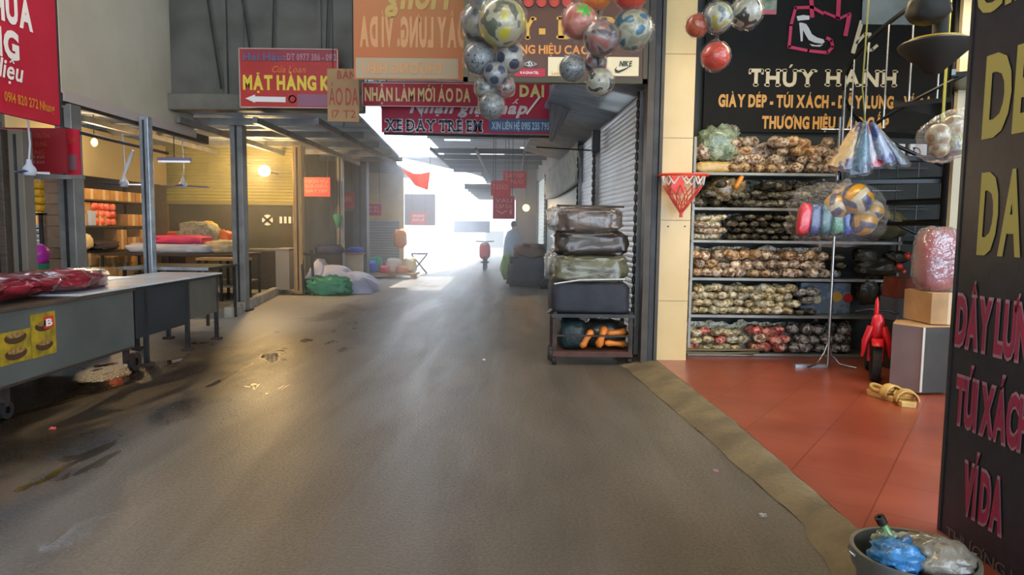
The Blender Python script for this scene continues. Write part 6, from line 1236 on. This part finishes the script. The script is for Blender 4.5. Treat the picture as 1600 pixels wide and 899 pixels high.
# stall goods in the sun
cols = [('3a66c8', 'blue crate of goods at the sunlit stall edge', 576, 432, .3, .35), ('2f8f6a', 'green bag standing behind the blue crate', 583, 412, .25, .45), ('e05a6a', 'pink bag in the middle of the sunlit goods', 600, 410, .2, .2), ('e8e2d4', 'white sack among the sunlit goods', 612, 420, .3, .4), ('c9865a', 'tan basket at the sunny end of the goods', 628, 425, .25, .2), ('d8c8a0', 'cream sack nearest the bright street end', 638, 415, .25, .45), ('d88a4a', 'orange hanging bag beside the grey brown shutter', 624, 370, .25, .5)]
YS = 20.6
t = thing('display_bench', 'low pale wooden platform under the sunlit goods', 'bench', (-3.7, YS, 0)); xg0, xg1 = P(568, 436, Y=YS).x, P(650, 436, Y=YS).x; B().bx(xg0, xg1, YS - .2, YS + .8, .1, .16).out('platform_top', tanw, t); [B().bx(x, x + .08, YS - .15, YS + .7, 0, .1).out('platform_leg', tanw, t) for x in (xg0 + .05, (xg0 + xg1) / 2, xg1 - .15)]
for i, (c, lb, px, py, wd, h) in enumerate(cols):
    q = P(px, py, Y=YS); z_ = .16 if i < 6 else q.z - h; b = B(); b.blob((q.x, YS + .1 + .25 * (i % 2), z_ + h / 2 + (.0 if i < 6 else .2)), (wd * .75, .22, h / 2 + .02), .6, .2, 3, i, 20, 14); b.out('crate' if i == 0 else 'basket' if i == 4 else 'hanging_bag' if i == 6 else 'goods_bag', mat('goods_' + c, c, .5), label=lb, cat='crate' if i == 0 else 'basket' if i == 4 else 'bag', smooth=80)
q = P(655, 425, Y=23); t = thing('folding_chair', 'dark folding frame standing in the glare at the street end', 'chair', (q.x, 23, 0)); a, c = P(643, 422, Y=23), P(667, 398, Y=23)
B().bar((a.x, 23, 0), (c.x, 23, c.z), .05).out('cross_leg', steel_d, t); B().bar((c.x, 23, 0), (a.x, 23, c.z), .05).out('cross_leg', steel_d, t); B().bx(a.x, c.x, 22.9, 23.3, c.z, c.z + .05).out('chair_seat', mat('slate_blue', '5a6488', .6), t)
# ------------------------------------------------------------ far lane: bags, person, scooter, street beyond
q = P(826, 449, Z=0); gz_ = mat('dark_grey_bags', '3c4048', .7, c2='4a4f5a', ns=3, bump=.5, bs=6)
b = B(); b.blob((q.x, q.y + .4, .38), (.56, .4, .4), .5, .2, 2.5, 3, 36, 20); b.out('big_grey_bundle', gz_, label='big dark grey bundle on the road behind the trolley', cat='bundle', smooth=80)
b = B(); b.blob((q.x + .05, q.y + .5, .92), (.42, .3, .2), .7, .3, 2.5, 5, 30, 16); b.out('brown_bundle', mat('brown_bags', '6a5646', .7), label='brown bundle lying on the big grey bundle', cat='bundle', smooth=80)
b = B(); b.blob((q.x - .55, q.y + .7, .5), (.2, .25, .34), .8, .3, 2.5, 6); b.out('green_bundle', mat('leaf_green_bag', '8fae7a', .7), label='pale green bag behind the big grey bundle', cat='bag', smooth=80)
b = B(); b.blob((q.x + .5, q.y + .05, .52), (.1, .2, .32), .8, .3, 2.5, 8); b.out('white_bundle', mat('white_bag', 'b8bcc0', .6), label='white plastic bag between the grey bundle and the trolley', cat='bag', smooth=80)
b = B(); b.blob((q.x + .42, q.y - .35, .12), (.17, .25, .13), .8, .3, 2.5, 9); b.out('black_sack', rubber, label='small black sack on the road by the trolley', cat='sack', smooth=80)
b = B(); b.blob((q.x - .22, q.y + .95, 1.22 - .95), (.2, .2, .27), .8, .3, 2.5, 8); b.out('olive_bundle', mat('olive_sack', '', 0), label='olive bag hidden behind the grey bundle', cat='bag', smooth=80)
# person in a blue grey rain cape
pq = P(802, 428, Z=0); pX, pY = pq.x, pq.y
import bmesh
def skin(name, verts, edges, radii, m, parent, sub=2, root=0):
    me = bpy.data.meshes.new(name); me.from_pydata([tuple(v) for v in verts], edges, []); o = bpy.data.objects.new(name, me); COL.objects.link(o)
    sk = o.modifiers.new('s', 'SKIN'); 
    for i, r_ in enumerate(radii): o.data.skin_vertices[0].data[i].radius = (r_, r_) if isinstance(r_, (int, float)) else r_; o.data.skin_vertices[0].data[i].use_root = i == root
    sb_ = o.modifiers.new('u', 'SUBSURF'); sb_.levels = sb_.render_levels = sub
    bpy.context.view_layer.update(); me2 = bpy.data.meshes.new_from_object(o.evaluated_get(bpy.context.evaluated_depsgraph_get())); bpy.data.objects.remove(o)
    me2.materials.clear(); me2.materials.append(m); me2.polygons.foreach_set('use_smooth', [True] * len(me2.polygons)); o2 = bpy.data.objects.new(name, me2); COL.objects.link(o2); o2.parent = parent; return o2
pt_ = thing('person', 'person in a long blue grey cape standing beside the scooter', 'person', (pX, pY, 0))
vs = [(0, 0, .92), (0, 0, 1.12), (0, 0, 1.36), (0, 0, 1.47), (0, -.01, 1.56), (0, -.02, 1.66), (-.09, 0, .88), (-.1, -.03, .48), (-.1, .02, .08), (-.1, -.14, .04), (.09, 0, .88), (.11, .05, .48), (.11, .1, .08), (.11, -.05, .04), (-.19, 0, 1.37), (-.25, -.02, 1.1), (-.24, -.16, .9), (-.23, -.25, .84), (.19, 0, 1.37), (.25, 0, 1.1), (.26, -.08, .86), (.26, -.12, .77)]
es = [(0, 1), (1, 2), (2, 3), (3, 4), (4, 5), (0, 6), (6, 7), (7, 8), (8, 9), (0, 10), (10, 11), (11, 12), (12, 13), (2, 14), (14, 15), (15, 16), (16, 17), (2, 18), (18, 19), (19, 20), (20, 21)]
rs = [.14, .13, .15, .055, .085, .08, .09, .06, .04, .035, .09, .06, .04, .035, .06, .045, .033, .03, .06, .045, .033, .03]
skin('body', vs, es, rs, mat('person_skin', 'a5795c', .6), pt_)
b = B(); b.lathe([(.07, 1.5), (.2, 1.42), (.28, 1.2), (.33, .8), (.36, .45), (.34, .45), (.3, .8), (.24, 1.2), (.16, 1.4), (.06, 1.48)], (0, 0, 0), 28, wob=lambda a, z: 1 + .07 * math.sin(a * 5 + z * 4)); b.out('rain_cape', mat('blue_grey_cape', '6f86a0', .6, c2='5a7088', ns=3), pt_, local=True, smooth=80)
b = B(); b.blob((0, .01, 1.66), (.105, .12, .12), 1, .05, 3, 1); b.out('dark_hair', mat('dark_hair', '1c1a1c', .7), pt_, local=True, smooth=True)
for s in (-1, 1): b = B(); b.blob((s * .1, -.05 if s < 0 else .04, .05), (.05, .13, .05), .7, 0); b.out('shoe', rubber, pt_, local=True, smooth=True)
b = B(); b.tube([(-.1, 0, .9), (-.1, -.02, .5), (-.1, .02, .1)], [.1, .085, .07], 12); b.tube([(.1, 0, .9), (.11, .05, .5), (.11, .09, .1)], [.1, .085, .07], 12); b.out('trousers', mat('slate_trousers', '3d4a5a', .7), pt_, local=True, smooth=True)
# scooter with a red front
sq = P(757, 424, Z=0); t = thing('scooter', 'motor scooter with a bright red front coming down the lane', 'scooter', (sq.x, sq.y, 0))
for dy in (0, 1.2): b = B().lathe([(.12, -.04), (.24, -.05), (.27, 0), (.24, .05), (.12, .04)], (sq.x, sq.y + dy, .27), 24, ax='X'); b.out('wheel', rubber, t, smooth=40)
b = B(); b.blob((sq.x, sq.y + .1, .72), (.2, .14, .3), .7, .05, 3, 1); b.out('front_shield', mat('glossy_red', '', 0), t, smooth=80)
b = B(); b.blob((sq.x, sq.y + .95, .62), (.17, .5, .2), .7, .05, 3, 2); b.out('rear_body', mat('slate_blue', '', 0), t, smooth=80); B().bx(sq.x - .14, sq.x + .14, sq.y + .1, sq.y + .7, .28, .33).out('foot_board', steel_d, t)
b = B(); b.blob((sq.x, sq.y + .85, .84), (.15, .36, .06), .6, 0); b.out('saddle', rubber, t, smooth=True); B().tube([(sq.x - .32, sq.y + .2, 1.06), (sq.x, sq.y + .1, 1.04), (sq.x + .32, sq.y + .2, 1.06)], .02, 8).out('handlebar', steel_d, t); B().tube([(sq.x, sq.y, .27), (sq.x, sq.y + .12, 1.04)], .03, 8).out('steering_column', steel_d, t)
b = B(); b.blob((sq.x, sq.y + .02, .98), (.09, .06, .07), .8, 0); b.out('headlamp', white_p, t, smooth=True)
# far right wall of the lane: brown shop front, and the street beyond
q0, q1 = P(806, 300, Y=26), P(842, 300, Y=22)
B().bx(q0.x, q0.x + 3, 26, 26.2, 0, 3.7).out('wall_brown', mat('brown_front', '8a6a48', .7, c2='6f553a', ns=2), kind='structure', local=True)
t = thing('far_building', 'pale low building with a dark blue awning band beyond the lane', 'building', (-1.5, 46, 0)); a, c = P(700, 363, Y=36), P(765, 346, Y=36)
B().bx(-14, 8, 46.5, 47, 0, 4.2).out('facade', mat('white_facade', 'e8e8e4', .7), t); B().bx(a.x + .3, c.x, 36, 36.6, a.z, c.z).out('awning_band', mat('blue_grey_awning', '1e2a4a', .6), t); [B().bx(x, x + 1.2, 46.42, 46.5, .2, 1.3).out('window', glassd, t) for x in (-6, -4, -1.8, .4)]
